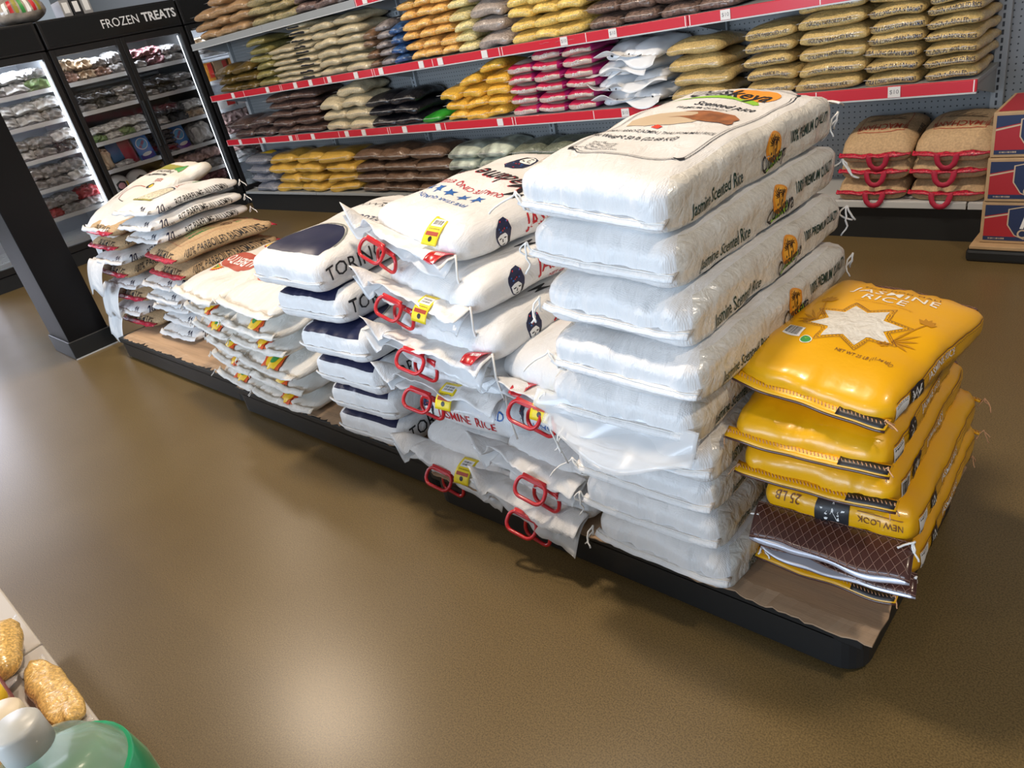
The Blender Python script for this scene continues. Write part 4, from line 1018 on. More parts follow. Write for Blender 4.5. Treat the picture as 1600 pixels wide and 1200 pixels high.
def riz(seed, full=False, a=0.195, b=0.25):
    s = Sack(a, b, 0.038, 10, 2.2, 0.006, seed, by=-0.014, lump=0.008)
    s.body({'*': white}, 24, 36, 8)
    s.put('right', mv(text('20', 0.052, 0.008, 0, 0.9, 0.012), -0.190, 0.0), navy); s.put('right', mv(text('LBS', 0.022, 0.004, 0, 0.9, 0.012), -0.150, -.010), navy)
    s.put('right', mv(text('RIZ PARFUMÉ AU JASMIN', 0.042, 0.008, 0, 0.62, 0.012), 0.035, 0.0), ink)
    s.put('front', mv(text('20', 0.050, 0.012, 0, 0.9, 0.012), 0.125, 0.004), navy)
    if full:
        s.put('top', poly(ell(-0.02, -b*.42, .115, .105), step=0.012), mat('rice_print', (0.66, 0.62, 0.48), 0.5, var=0.4, vscale=90))
        s.put('top', ring(ell(-0.02, -b*.42, .122, .112), ell(-0.02, -b*.42, .114, .104), 0.012), navy, lvl=1)
        s.put('top', poly([(-.17, -b*.84), (.10, -b*.84), (.10, -b*.74), (-.17, -b*.74)], step=0.014), olive_ink, lvl=2)
        s.put('top', mv(text('JASMIN', 0.05, 0.01, 0.2, 0.8, 0.012), 0.0, b*.30, 90), redbrown); s.put('top', poly(ell(0.05, b*.5, .02, .04), step=0.012), green_ink)
        s.put('top', mv(text('RIZ', 0.05, 0.01, 0.2, 0.8, 0.012), -0.02, b*.62, 90), redbrown)
    return s
def beans(seed, a=0.235, b=0.34):
    s = Sack(a, b, 0.058, 9, 2.4, 0.007, seed, by=-0.02, bx=-0.004, lump=0.010, fd=0.03)
    s.body({'*': white2}, 30, 44, 10)
    s.put('top', cut([(-a*.93, b*.58), (a*.93, b*.58), (a*.90, b*.93), (-a*.90, b*.93)], [[0, 1, 2, 3]], 0.014), olive_ink)
    s.put('top', poly([(a*.2, b*.6), (a*.9, b*.58), (a*.88, b*.92), (a*.45, b*.92)], step=0.014), green_ink, lvl=1)
    s.put('top', mv(text('and', 0.05, 0.012, 0, 0.9, 0.012), -0.155, b*.46), redbrown); s.put('top', mv(text('BLACK BEANS', 0.044, 0.012, 0, 0.86, 0.012), 0.045, b*.47), ink)
    for t in bars(.30, .020, 26, 4): s.put('top', mv(t, 0.02, b*.34), ink)
    for k in range(6):
        for t in bars(.13-.01*k, .005, 22, k): s.put('top', mv(t, -0.11+.012*k, -b*.28, 90), brown_ink)
    line(s, 'top', [(0.02, -b*.45), (0.0, -b*.30), (.02, -b*.12), (.06, -b*.05), (.11, -b*.05)], 0.006, redbrown); line(s, 'top', [(0.03, -b*.46), (.10, -b*.50)], 0.005, ink)
    s.put('top', poly(ell(0.15, 0.0, .035, .028), step=0.012), ink); s.put('top', poly(ell(0.165, 0.0, .018, .018), step=0.012), yellow_ink, lvl=1)
    s.put('top', mv(text('FOODS', 0.045, 0.012, 0.2, 0.8, 0.012), 0.16, b*.18, 10), redbrown)
    return s
bm_ = basm(71).mesh('sack_body'); rm_ = [riz(72, True).mesh('sack_body'), riz(73).mesh('sack_body')]; bb_ = beans(74).mesh('sack_body'); pw_ = cm[1]
rseam = seam_mesh(0.20, -0.251, 0, 0.026, redpiping, 0.010, 31, 1.02, None, 0.004, 0.008).mesh('stitched_seam')
wseam = seam_mesh(0.185, -0.244, 0, 0.024, white, 0.012, 32, 1.04, None, 0.003, 0.010).mesh('stitched_seam')
def far_end(x, y, z, kind, lb, yaw=0, roll=0, pitch=0):
    if kind == 'b':
        rt = hero('basmati_sack', 'tan burlap basmati rice sack, '+lb, 'burlap basmati sacks', 'sack_body', bm_, 0.255, x, y, z, yaw, roll, pitch); child('piped_seam', rseam, rt, (0, 0, 0.034)); child('piped_seam', rseam, rt, (0, 0, 0.034), (0, 0, math.pi))
    elif kind == 'k':
        rt = hero('black_bean_sack', 'large cream BLACK BEANS sack, '+lb, None, 'sack_body', bb_, 0.34, x, y, z, yaw, roll, pitch, 'bean sack'); child('stitched_seam', wseam, rt, (0, -.09, 0.04))
    else:
        rt = hero('jasmine_rice_bag', 'white 20 lb jasmine rice bag, '+lb, 'white 20 lb jasmine bags', 'sack_body', rm_[0 if kind == 'R' else 1], 0.25, x, y, z, yaw, roll, pitch); child('stitched_seam', wseam, rt, (0, 0, 0.030)); child('drawstring', tassel_mesh(thread, .05, 80), rt, (0.19, 0.25, 0.03))
    return rt
A_ = [('b', 'at the bottom beside the pillar'), ('w', 'second up beside the pillar'), ('b', 'third up beside the pillar'), ('w', 'fourth up beside the pillar'), ('b', 'fifth up beside the pillar'), ('w', 'sixth up, beside the pillar'), ('b', 'second below the BLACK BEANS sack'), ('b', 'right below the BLACK BEANS sack'), ('k', 'topmost beside the black pillar')]
z = ZP
rnd = random.Random(12)
for i, (k, lb) in enumerate(A_):
    t = {'b': 0.078, 'w': 0.066, 'k': 0.1}[k]
    rt = far_end((-4.24 if k != 'k' else -4.28)+rnd.uniform(-.03, .03), 1.235+rnd.uniform(-.025, .02), z, k, lb, rnd.uniform(-4, 4), 0, 0.5 if k != 'k' else 13); z += t
    if i in (1, 3, 5):
        mt = MB(); sd = i
        def Pm(u, v): return Vector((-.16+.24*u+0.03*v*(1-2*u), -0.25-.10*v+.02*v*v, 0.03-0.13*v*v-0.03*v+0.02*math.sin(u*8+sd)*v))
        mt.sheet(Pm, 20, 10, white, 0.0015); tag(child('bag_mouth', mt, rt, (-.06, 0, 0)), 'loose white open bag end')
    if i == 8:
        mt = MB()
        def Pm2(u, v): return Vector((-.245+.16*u*(1-.5*v), -.30-.05*v, 0.03-0.19*v+.015*math.sin(u*7)*v))
        mt.sheet(Pm2, 14, 10, white, 0.0015); tag(child('bag_mouth', mt, rt), 'loose white open bag end')
B_ = [('w', 'bottom of the column by the cornmeal sacks'), ('w', 'second up beside the cornmeal sacks'), ('w', 'third up beside the cornmeal sacks'), ('w', 'fourth up beside the cornmeal sacks'), ('w', 'fifth up beside the cornmeal sacks'), ('b', 'lower of the pair under the white bags'), ('b', 'upper of the pair with printed face showing'), ('w', 'lowest of the three stacked on burlap'), ('w', 'middle of the three stacked on burlap'), ('R', 'topmost with a rice bowl picture')]
z = ZP
for i, (k, lb) in enumerate(B_):
    t = {'b': 0.079, 'w': 0.066, 'R': 0.066}[k]
    dx = (0, .01, -.02, 0.01, 0, .15, .14, -.02, 0, -.03)[i]
    far_end(-3.73+dx, 1.245+(.0 if i < 5 else .02)+rnd.uniform(-.02, .015), z, k, lb, (2, -2, 3, -1, 0, -3, -6, 0, 1, 3)[i], 0, 0.4); z += t
# two loose cream sacks on the floor-side of the column
# ================================================================ bags on the gondola shelves
GR = {}
def gmesh(kind, w_, t, b, seed, mat_, text_=None, ev=2.0, band=None, e=7.0, tail=None, flange=True):
    a = w_/2*1.0; c = t/1.85*1.06
    s = Sack(a, b, c, e, ev, 0.0050, seed, by=-c*.30, bx=-c*.15, lump=c*.38, crease=1.2, flat=0.15)
    reg = None
    if band:
        def reg(face, u, v, band=band): return band(face, u, v)
    s.body({'*': mat_}, 12, 16, 6, reg)
    if text_:
        tx, sz, xs_, m = text_
        s.put('front', mv(text(tx, sz, 0.004, 0, xs_, 0.02), 0.0, c*.10), m, 0.0020)
    if flange:   # crimped film ends
        for sg in (-1, 1):
            o = Vector((seed+sg, 0, 0))
            def P(u, v): x = (2*u-1)*a*.92; return Vector((x, sg*(b*.985+0.018*v), c*(1-.15)*0.98+noise.noise(Vector((x/.03, v, 0))+o)*.006))
            s.mb.sheet(P, 8, 1, tail or film, 0.001)
    return s.mesh('bag')
rnd = random.Random(77)
def pile(z, px0, px1, ncols, rows, t, b, mat_, name, lab, shelf, text_=None, ev=2.35, band=None, jit=1.0, tail=None, dep=0.0, lean=0.0, cat='bag', e=7.0, top=None, flange=True):
    """bags lying in columns, their near ends at the shelf edge; rows may differ per column"""
    x0 = xat(px0, YF, z); x1 = xat(px1, YF, z); W = (x1-x0)/ncols
    if isinstance(rows, int): rows = [rows]*ncols
    V = [gmesh(name, W, t, b, rnd.randint(1, 999), mat_, text_, ev, band, e, tail, flange) for _ in range(4)]
    for ci in range(ncols):
        for r in range(rows[ci]):
            me = V[(ci*2+r+ci*r) % 4]
            o = bpy.data.objects.new(name, me); COL.objects.link(o)
            yb = YF+0.012+b+dep+rnd.uniform(0, .010)*jit+lean*r
            o.location = (x0+W*(ci+.5)+rnd.uniform(-.13, .13)*W*jit*0.5, yb, z+r*t*0.985+0.001)
            o.rotation_euler = (R(rnd.uniform(-.5, 1.5)*jit), R(rnd.uniform(-2, 2)*jit*.6), R(rnd.uniform(-5, 5)*jit))
            rw = rowword(r, rows[ci])
            cw = '' if ncols == 1 else ', %s column' % ({0: 'left', ncols-1: 'right'}.get(ci, 'middle' if ncols == 3 else ORD[ci+1]))
            if rows[ci] == 1: rw = 'lying alone'
            tag(o, '%s, %s%s, on the %s' % (lab, rw, cw, shelf), cat, '%ss on the %s' % (lab, shelf))
S4, S3, S2, S1 = 'high shelf', 'upper shelf', 'middle shelf', 'bottom deck'
brownsugar = grain('brown_sugar', (0.34, 0.20, 0.10), 0.2); mauve = grain('mauve_beans', (0.22, 0.145, 0.125), 0.4, sc=110); paleolive = grain('pale_olive_lentils', (0.42, 0.34, 0.17), 0.3)
darkolive = grain('dark_olive_seeds', (0.13, 0.085, 0.02), 0.3); dkbrown = grain('dark_brown_beans', (0.085, 0.055, 0.048), 0.45, sc=100); olive = grain('olive_beans', (0.30, 0.26, 0.09), 0.3)
cream = grain('cream_meal', (0.60, 0.51, 0.33), 0.16); orange = grain('orange_lentils', (0.82, 0.48, 0.14), 0.25); paley = grain('pale_yellow_peas', (0.80, 0.68, 0.32), 0.3)
ylw = grain('yellow_peas', (0.84, 0.60, 0.17), 0.25); greym = grain('grey_mauve_grain', (0.40, 0.33, 0.28), 0.25); brownb = grain('brown_beans', (0.20, 0.13, 0.10), 0.4, sc=100)
black = grain('black_beans', (0.012, 0.012, 0.016), 0.5); golden = grain('golden_rice', (0.58, 0.42, 0.17), 0.22, sc=220); mango = grain('yellow_split_peas', (0.80, 0.46, 0.06), 0.2)
pinkr = grain('cream_rice', (0.62, 0.48, 0.40), 0.12); brown2 = grain('milk_brown_beans', (0.165, 0.10, 0.065), 0.2, sc=90); silver = grain('dusky_blue_grey_film', (0.22, 0.23, 0.27), 0.3)
magenta = mat('magenta_print', (0.40, 0.015, 0.14), 0.3, coat=0.4); crimson = mat('crimson_print', (0.55, 0.02, 0.08), 0.3, coat=0.4)
sugarpaper = mat('tan_wrapped_sugar', (0.42, 0.26, 0.13), 0.3, coat=0.3, bump=0.3, bscale=40, var=0.15, vscale=30)
brownpr = mat('brown_printed_pack', (0.16, 0.09, 0.05), 0.35, coat=0.3, var=0.4, vscale=25); bluepr = mat('blue_printed_pack', (0.04, 0.10, 0.24), 0.3, coat=0.4, var=0.5, vscale=30); greypr = mat('grey_printed_pack', (0.22, 0.19, 0.18), 0.3, coat=0.4, var=0.6, vscale=22)
greenpr = mat('green_printed_pack', (0.03, 0.30, 0.03), 0.3, coat=0.4, var=0.3, vscale=14)
# high shelf
pile(Z4, 308, 385, 3, [3, 4, 3], 0.075, 0.165, sugarpaper, 'sugar_bag', 'tan brown sugar bag', S4, jit=1.6)
pile(Z4, 388, 455, 2, 4, 0.068, 0.165, paleolive, 'lentil_bag', 'pale olive lentil bag', S4)
pile(Z4, 456, 520, 2, 3, 0.068, 0.165, mauve, 'bean_bag', 'mauve bean bag', S4)
pile(Z4, 522, 548, 1, 3, 0.06, 0.165, greypr, 'printed_bag', 'grey printed bag', S4)
# upper shelf
pile(Z3, 340, 398, 2, 3, 0.070, 0.165, darkolive, 'seed_bag', 'dark olive seed bag', S3, jit=1.3)
pile(Z3, 400, 428, 1, 6, 0.062, 0.165, olive, 'bean_bag', 'greenish bean bag', S3, jit=1.6)
pile(Z3, 428, 466, 1, 6, 0.044, 0.165, cream, 'meal_bag', 'thin cream meal bag', S3)
def txtband(face, u, v):
    if face == 'front' and abs(u) < .75 and -0.45 < v < 0.25: return ink
    return None
pile(Z3, 466, 496, 1, 9, 0.044, 0.165, cream, 'meal_bag', 'cream bag with black lettered strip', S3, band=txtband, lean=0.0)
pile(Z3, 497, 572, 2, [6, 6], 0.062, 0.165, cream, 'meal_bag', 'plain cream meal bag', S3)
pile(Z3, 573, 590, 1, 4, 0.062, 0.165, brownpr, 'printed_bag', 'brown printed bag', S3, jit=1.6)
pile(Z3, 591, 612, 1, 5, 0.055, 0.165, greypr, 'printed_bag', 'grey printed bag', S3, jit=1.6)
pile(Z3, 613, 633, 1, 4, 0.06, 0.165, bluepr, 'printed_bag', 'blue printed bag', S3, jit=1.6)
pile(Z3, 634, 708, 3, [6, 6, 6], 0.060, 0.165, orange, 'lentil_bag', 'orange lentil bag', S3, jit=1.3)
pile(Z3, 709, 738, 1, 6, 0.060, 0.165, paley, 'pea_bag', 'pale yellow pea bag', S3, jit=1.3)
pile(Z3, 739, 793, 1, 4, 0.085, 0.165, greym, 'grain_bag', 'grey mauve grain bag', S3)
pile(Z3, 794, 912, 3, [5, 6, 6], 0.062, 0.165, ylw, 'pea_bag', 'yellow split pea bag', S3, jit=1.2)
pile(Z3, 914, 1150, 4, [3, 3, 3, 2], 0.066, 0.165, brownb, 'bean_bag', 'brown pinto bean bag', S3)
# middle shelf
pile(Z2, 362, 424, 2, 2, 0.082, 0.165, dkbrown, 'bean_bag', 'dark purplish bean bag', S2)
pile(Z2, 426, 502, 2, [5, 5], 0.066, 0.165, grain('brown_mauve_beans', (0.12, 0.072, 0.058), 0.4, sc=100), 'bean_bag', 'brown kidney bean bag', S2, jit=1.4)
pile(Z2, 503, 576, 2, [3, 4], 0.080, 0.165, cream, 'flour_bag', 'large cream flour bag', S2, jit=1.4)
pile(Z2, 577, 656, 2, [3, 3], 0.072, 0.165, black, 'bean_bag', 'shiny black bean bag', S2, jit=1.2)
pile(Z2, 658, 690, 1, 1, 0.06, 0.165, greenpr, 'printed_bag', 'green printed bag', S2)
pile(Z2, 692, 794, 3, [3, 4, 5], 0.066, 0.165, mango, 'pea_bag', 'bright yellow split pea bag', S2, jit=1.8)
def pinkband(face, u, v):
    if face in ('left', 'right'): return magenta
    if face == 'front': return crimson if v > 0.30 else None
    if face == 'top': return magenta if abs(u) > .9 else None
    if face == 'bottom': return magenta if abs(u) > .8 else None
    return None
pile(Z2, 796, 930, 3, [5, 7, 7], 0.058, 0.165, pinkr, 'rice_bag', 'pink bordered rice bag', S2, band=pinkband, text_=('RICE', 0.022, 1.3, white_ink), jit=1.0)
# loose white bags with raised open ends
x0 = xat(932, YF, Z2)
WP = mat('white_plastic_bag', (0.78, 0.80, 0.82), 0.32, coat=0.3)
for i, (dx, dz, yw, tl) in enumerate(((0.11, 0.0, 4, 0), (0.31, 0.0, -6, 0), (0.10, 0.075, -10, 3), (0.30, 0.075, 8, -4), (0.08, 0.15, 12, 5), (0.27, 0.15, -14, -3), (0.16, 0.225, 6, 4), (0.32, 0.225, -10, 8))):
    s = Sack(0.105, 0.155, 0.043, 6, 2.0, 0.008, 300+i, by=-.01, lump=0.012, crease=1.8); s.body({'*': WP}, 14, 18, 6)
    for q in range(3): s.put('front', poly(ell(-.05+.05*q, .004, .006, .004, 8), step=0), ink)
    def P(u, v, i=i): x = (2*u-1)*.115; return Vector((x*(1+.15*v), -0.15-.06*v+.012*math.sin(u*9+i), .036+.02*math.sin(u*6.0+i)*v-.03*v*v*(1 if i % 2 else -.6)))
    s.mb.sheet(P, 14, 5, WP, 0.0012)
    o = bpy.data.objects.new('open_bag', s.mesh('open_bag')); COL.objects.link(o); o.location = (x0+dx, YF+.17+.02, Z2+dz+.002); o.rotation_euler = (R(tl), R(tl*.7), R(yw))
    tag(o, 'loose white plastic bag with ruffled mouth, %s %s of its heap' % (('bottom', 'second', 'third', 'top')[i//2]+' row', ('left', 'right')[i % 2]), 'bag', 'loose white bags on the middle shelf')
pile(Z2, 1042, 1132, 1, 4, 0.070, 0.165, golden, 'rice_bag', 'golden brown rice bag beside the white heap', S2)
gt = lambda tx: (tx, 0.020, 0.80, navy)
pile(Z2, 1160, 1238, 1, 5, 0.060, 0.168, golden, 'rice_bag', 'golden rice bag in the shortest stack', S2, text_=gt('GOLDEN PARBOILED RICE'), ev=2.7, e=9.0, jit=0.6)
pile(Z2, 1240, 1346, 1, 6, 0.064, 0.168, golden, 'rice_bag', 'golden rice bag in the widest stack', S2, text_=gt('GOLDEN PARBOILED RICE'), ev=2.7, e=9.0, jit=0.6)
pile(Z2, 1349, 1436, 1, 8, 0.052, 0.168, golden, 'rice_bag', 'golden rice bag second stack from right', S2, text_=gt('EXTRA LONG GRAIN BASMATI'), ev=2.7, e=9.0, jit=0.6)
pile(Z2, 1438, 1524, 1, 9, 0.048, 0.168, golden, 'rice_bag', 'golden rice bag in the right-end stack', S2, text_=gt('GOLDEN PARBOILED RICE'), ev=2.7, e=9.0, jit=0.6)
# bottom deck
def silverband(face, u, v):
    if face == 'top': return bluepr if v > .15 else (yellow_ink if v > -.35 else None)
    return None
pile(ZB, 396, 430, 1, 4, 0.082, 0.165, silver, 'printed_bag', 'silvery blue and yellow printed bag', S1, band=silverband)
mustard = grain('mustard_yellow_flour', (0.62, 0.38, 0.07), 0.10)
pile(ZB, 431, 556, 3, 4, 0.082, 0.168, mustard, 'flour_bag', 'mustard yellow flour bag', S1, jit=1.6)
pile(ZB, 557, 704, 3, [4, 4, 4], 0.082, 0.168, brown2, 'bean_bag', 'milk brown bean bag', S1, jit=1.5)
pile(ZB, 706, 800, 2, 4, 0.080, 0.168, mat('green_white_print', (0.42, 0.46, 0.38), 0.35, coat=0.3, var=0.7, vscale=9), 'printed_bag', 'green and white printed bag', S1)
pile(ZB, 802, 900, 2, 4, 0.078, 0.168, grain('grey_green_peas', (0.20, 0.22, 0.16), 0.3), 'pea_bag', 'grey green pea bag', S1)
# handled burlap sacks
def timach(seed):
    a, b = 0.148, 0.172
    s = Sack(a, b, 0.060, 8, 2.2, 0.005, seed, by=-.02, lump=0.008, fd=0.018); s.body({'*': burlap}, 20, 26, 8)
    s.put('top', mv(text("TI-MACHAN'N", 0.062, 0.012, 0, 0.70, 0.012), 0, -b*.30, 180), redbrown)
    L = [(-a*.8, b*.8), (-a*.8, -b*.55), (a*.8, -b*.55), (a*.8, b*.8)]; line(s, 'top', L, 0.004, redbrown)
    for k in range(5): line(s, 'top', [(-.07+.03*k, b*.12), (-.05+.03*k, b*.2+.01*(k % 2)), (-.04+.03*k, b*.28)], 0.003, palm_ink)
    line(s, 'top', [(-.09, b*.1), (.09, b*.1), (.06, b*.05), (-.07, b*.05)], 0.003, palm_ink)
    s.put('right', mv(text('100% RICE', 0.024, 0.01, 0, 0.9, 0.012), 0, .02), ink)
    return s.mesh('sack_body')
tmm = [timach(81), timach(82)]
tseam2 = seam_mesh(0.143, -0.172, 0, 0.020, redpiping, 0.008, 51, 1.02, None, 0.006, 0.012).mesh('piped_seam')
def strap():
    mb = MB(); W = 0.013
    pts = [(-.035, .004), (-.036, -.012), (-.030, -.034), (-.016, -.050), (.0, -.054), (.016, -.050), (.030, -.034), (.036, -.012), (.035, .004)]
    def P(u, v):
        k = u*8; i = min(7, int(k)); f = k-i; x = pts[i][0]*(1-f)+pts[i+1][0]*f; z = pts[i][1]*(1-f)+pts[i+1][1]*f
        n = Vector((x, 0, z+.01)); n = n.normalized() if n.length > 1e-6 else Vector((0, 0, -1))
        return Vector((x, -.008-.010*math.sin(u*math.pi), z))+n*(v-.5)*W*1.7
    mb.sheet(P, 24, 2, redcloth, 0.002); return mb.mesh('strap_handle')
stm = strap()
x0 = xat(1305, YF, ZB); x1 = xat(1538, YF, ZB); W = (x1-x0)/2
for ci in range(2):
    for r in range(3):
        sg = ZB+r*0.100
        rt = hero('handled_rice_sack', "tan burlap sack with red strap handles, %s of three, %s column" % (('bottom', 'middle', 'top')[r], ('left', 'right')[ci]), 'burlap sacks with red straps', 'sack_body', tmm[(ci+r) % 2], .172, x0+W*(ci+.5)+.006*r, YF+.012, sg+.001, (-3, 2, -2)[r]*(1 if ci else -1), 0, (0, 2, 11)[r])
        child('piped_seam', tseam2, rt, (0, 0, .040)); child('strap_handle', stm, rt, (0.02-.03*ci, -.182, .036)); 
# ================================================================ boxed cases on a pallet at the right
bp = empty('plastic_pallet', (-0.13, 3.46, 0), label='low black pallet under the red and navy boxes', cat='pallet')
MB().box(-.57, .57, -.25, .27, .0, .05, blackplastic, 0.012).build('deck', bp)
tag(MB().box(-.69, .42, 3.215, 3.69, .051, .066, kraft, 0.003).build('cardboard_sheet'), 'cardboard layer between the black pallet and lowest red box', 'cardboard')
navybox = mat('navy_box_print', (0.02, 0.035, 0.10), 0.5); redbox = mat('red_box_print', (0.40, 0.02, 0.03), 0.5)
def case(x, y, z, label, w_=0.46, d=0.32, h=0.166):
    t = empty('drink_case', (x+w_/2, y+d/2, z), label=label, cat='box', group='red and navy boxes')
    MB().box(-w_/2, w_/2, -d/2, d/2, 0, h, kraft, 0.003).build('carton', t)
    pr = MB(); yy = -d/2-.001
    F = lambda u, v, l=0: (u-w_/2, yy-.0003*l, v)
    m_ = 0.012
    pr.flat(rect(m_, m_, w_-m_, h-m_, 0), lambda u, v: F(u, v), redbox)
    pr.flat(poly([(m_, h-m_), (m_, h*.66), (w_*.5, h-m_)], step=0), lambda u, v: F(u, v, 1), navybox)
    pr.flat(poly([(m_, h*.66-.004), (m_, h*.62-.004), (w_*.5+.03, h-m_), (w_*.5+.015, h-m_)], step=0), lambda u, v: F(u, v, 1), tan_ink)
    pr.flat(rect(m_, m_, w_-m_, m_+.016, 0), lambda u, v: F(u, v, 1), navybox)
    [pr.flat(mv(t, m_+.045, m_+.008), lambda u, v: F(u, v, 2), tan_ink) for t in bars(.055, .006, 14, 2)]
    cx, cy = .148, h*.52
    sh = [(cx-.055, cy+.050), (cx, cy+.062), (cx+.055, cy+.050), (cx+.055, cy-.01), (cx+.030, cy-.050), (cx, cy-.064), (cx-.03, cy-.05), (cx-.055, cy-.01)]
    pr.flat(poly([(cx+(x_-cx)*1.08, cy+(y_-cy)*1.06) for x_, y_ in sh][::-1], step=0), lambda u, v: F(u, v, 2), tan_ink); pr.flat(poly(sh[::-1], step=0), lambda u, v: F(u, v, 3), navybox)
    pr.flat(mv(text('P', .095, .02, .25, .9, step=0), cx+.002, cy+.006), lambda u, v: F(u, v, 4), white_ink)
    pr.flat(mv(text('resh', .05, .01, .25, .9, step=0), cx+.085, cy), lambda u, v: F(u, v, 4), white_ink) if False else None
    pr.flat(ring(ell(cx-.005, cy-.045, .018, .018, 18), ell(cx-.005, cy-.045, .012, .012, 18), 0), lambda u, v: F(u, v, 5), tan_ink)
    # top and left-hand print
    pr.flat(rect(m_, m_, w_-m_, d-m_, 0), lambda u, v: (u-w_/2, v-d/2, h+.0008), redbox)
    pr.build('printed_panels', t)
    return t
for i, lb in enumerate(('bottom red and navy box on the black pallet', 'middle red and navy box of three', 'topmost red and navy box of three')):
    case(-.665+.004*i, 3.255-.004*(i % 2), .067+i*.1685, lb)

# ================================================================ frozen goods
rnd = random.Random(31)
def frost(col, n): return mat('frosted_'+n, col, 0.22, coat=0.5, bump=0.5, bscale=22, var=0.35, vscale=18)
FB = [('grey', (0.34, 0.33, 0.33)), ('pink', (0.50, 0.34, 0.32)), ('brown', (0.30, 0.17, 0.12)), ('white', (0.62, 0.62, 0.62)), ('green', (0.20, 0.30, 0.12)), ('red', (0.42, 0.05, 0.06)), ('tan', (0.50, 0.38, 0.26)), ('dark', (0.06, 0.06, 0.065)), ('orange', (0.72, 0.30, 0.05)), ('maroon', (0.20, 0.08, 0.09))]
FM = {}
for i, (n, c_) in enumerate(FB):
    s = Sack(.12, .085, .05, 6, 3.0, .008, 400+i, lump=.012, crease=1.6, by=-.008, crump=.26); s.body({'*': frost(c_, n)}, 22, 20, 12); FM[n] = s.mesh('frozen_bag')
def fbag(kind, y, z, lb, sx=1, sy=1, sz=1, depth=0.0, rot=0):
    o = bpy.data.objects.new('frozen_bag', FM[kind]); COL.objects.link(o); o.location = (FX-.20-depth, y, z+.001); o.scale = (sx, sy, sz); o.rotation_euler = (0, 0, R(rot))
    return tag(o, lb, 'frozen bag', 'frozen bags behind glass')
def pouch(y, z, lb, col=(0.05, 0.22, 0.62), h=.20, w_=.13, tilt=14, word=None):
    t = empty('frozen_pouch', (FX-.16, y, z), (0, R(-8), R(90+rnd.uniform(-8, 8))), lb, 'pouch', 'stand-up pouches behind glass')
    mb = MB(); m_ = mat('pouch_%d%d' % (int(col[0]*99), int(col[2]*99)), col, .28, coat=.5)
    for sg in (1, -1):
        mb.sheet(lambda u, v, sg=sg: Vector(((u-.5)*w_*(1-.06*v), -sg*.022*math.sin(math.pi*u)*(1-v*.9), v*h)), 10, 8, m_, .001)
    mb.build('pouch_body', t, smooth=True)
    if word:
        f = MB(); P = lambda u, v, l: Vector((u, -.022*math.sin(math.pi*max(0, min(1, u/w_+.5)))*(1-.9*v/h)-.002-.0006*l, v))
        f.flat(poly(ell(0, h*.60, w_*.36, h*.22, 24), step=.02), lambda u, v: P(u, v, 0), white_ink); f.flat(poly(ell(0, h*.60, w_*.32, h*.19, 24), step=.02), lambda u, v: P(u, v, 1), mat('sky_ink', (.12, .40, .75), .4))
        [f.flat(mv(t, 0, h*.60, 40), lambda u, v: P(u, v, 2), red) for t in bars(.075, .022, 9, 6)]
        f.flat(rect(-w_*.42, .006, w_*.42, h*.22, .02), lambda u, v: P(u, v, 0), mat('purple_ink', (.06, .04, .30), .4)); f.flat(poly(ell(0, h*.20, w_*.3, h*.07, 18), step=.02), lambda u, v: P(u, v, 1), white_ink)
        f.build('front_print', t)
    return t
def turkey(y, z, lb):
    t = empty('frozen_turkey', (FX-.19, y, z), (0, 0, R(90)), lb, 'frozen turkey', 'round white frozen birds')
    s = Sack(.105, .10, .098, 2.2, 2.1, .004, 444, lump=.006, flat=.1); s.body({'*': mat('white_shrink_wrap', (.74, .74, .74), .25, coat=.5)}, 16, 16, 12)
    s.put('front', poly([(-.045, -.03), (-.045, .03), (0, .05), (.045, .03), (.045, -.03), (0, -.05)][::-1], step=.012), ink, .002)
    s.put('front', poly(ell(0, 0, .032, .028, 18), step=.012), mat('pink_ink', (.70, .35, .40), .4), .003); s.put('front', rect(.055, -.03, .085, .03, .012), yellow_ink, .002)
    o = bpy.data.objects.new('wrapped_bird', s.mesh('wrapped_bird')); COL.objects.link(o); o.parent = t
    return t
SN = ['lowest', 'second', 'third', 'fourth', 'fifth', 'top']
def stock(y0, door, sh, kinds, dn, sz=1.0):
    n = len(kinds); ys = y0+.05+door*.56
    for i, k in enumerate(kinds):
        y = ys+.545*(i+.5)/n; z0 = FZ[sh]
        for q, wd in enumerate(('lower', 'upper')):
            hz = .82*sz*rnd.uniform(.9, 1.1)
            fbag(k if q == 0 or i % 2 else kinds[(i+1) % n], y+rnd.uniform(-.01, .01), z0, '%s frosted bag, %s of pair %d, %s shelf, %s' % (k if q == 0 or i % 2 else kinds[(i+1) % n], wd, i+1, SN[sh], dn), 1.0, .545/n/.17*.98, hz, 0, rnd.uniform(-6, 6)); z0 += .088*hz
c0 = 2.365
stock(c0, 0, 0, ['grey', 'white', 'dark'], 'left door under the sign', 1.4)
turkey(c0+.33, FZ[1]+.002, 'round white wrapped frozen bird, nearer the middle post of the left door'); turkey(c0+.14, FZ[1]+.002, 'round white wrapped frozen bird, left one in the left door'); fbag('grey', c0+.51, FZ[1], 'grey frosted bag beside the two white wrapped birds', .8, .85, 1.3)
fbag('tan', c0+.10, FZ[2], 'tan frosted upright bag at the far left of the third shelf', .7, .8, 2.0); fbag('white', c0+.26, FZ[2], 'flat white frosted pack between tan bag and pouches', .8, .9, .5)
pouch(c0+.24, FZ[2]+.055, 'dim blue pouch leaning behind the flat white pack', (.03, .12, .30)); pouch(c0+.35, FZ[2]+.002, 'dark red pouch standing between two blue pouches', (.30, .02, .04), .23, .12); pouch(c0+.50, FZ[2]+.002, 'bright blue pouch with white oval in the left door', word='Jewel', h=.235, w_=.15)
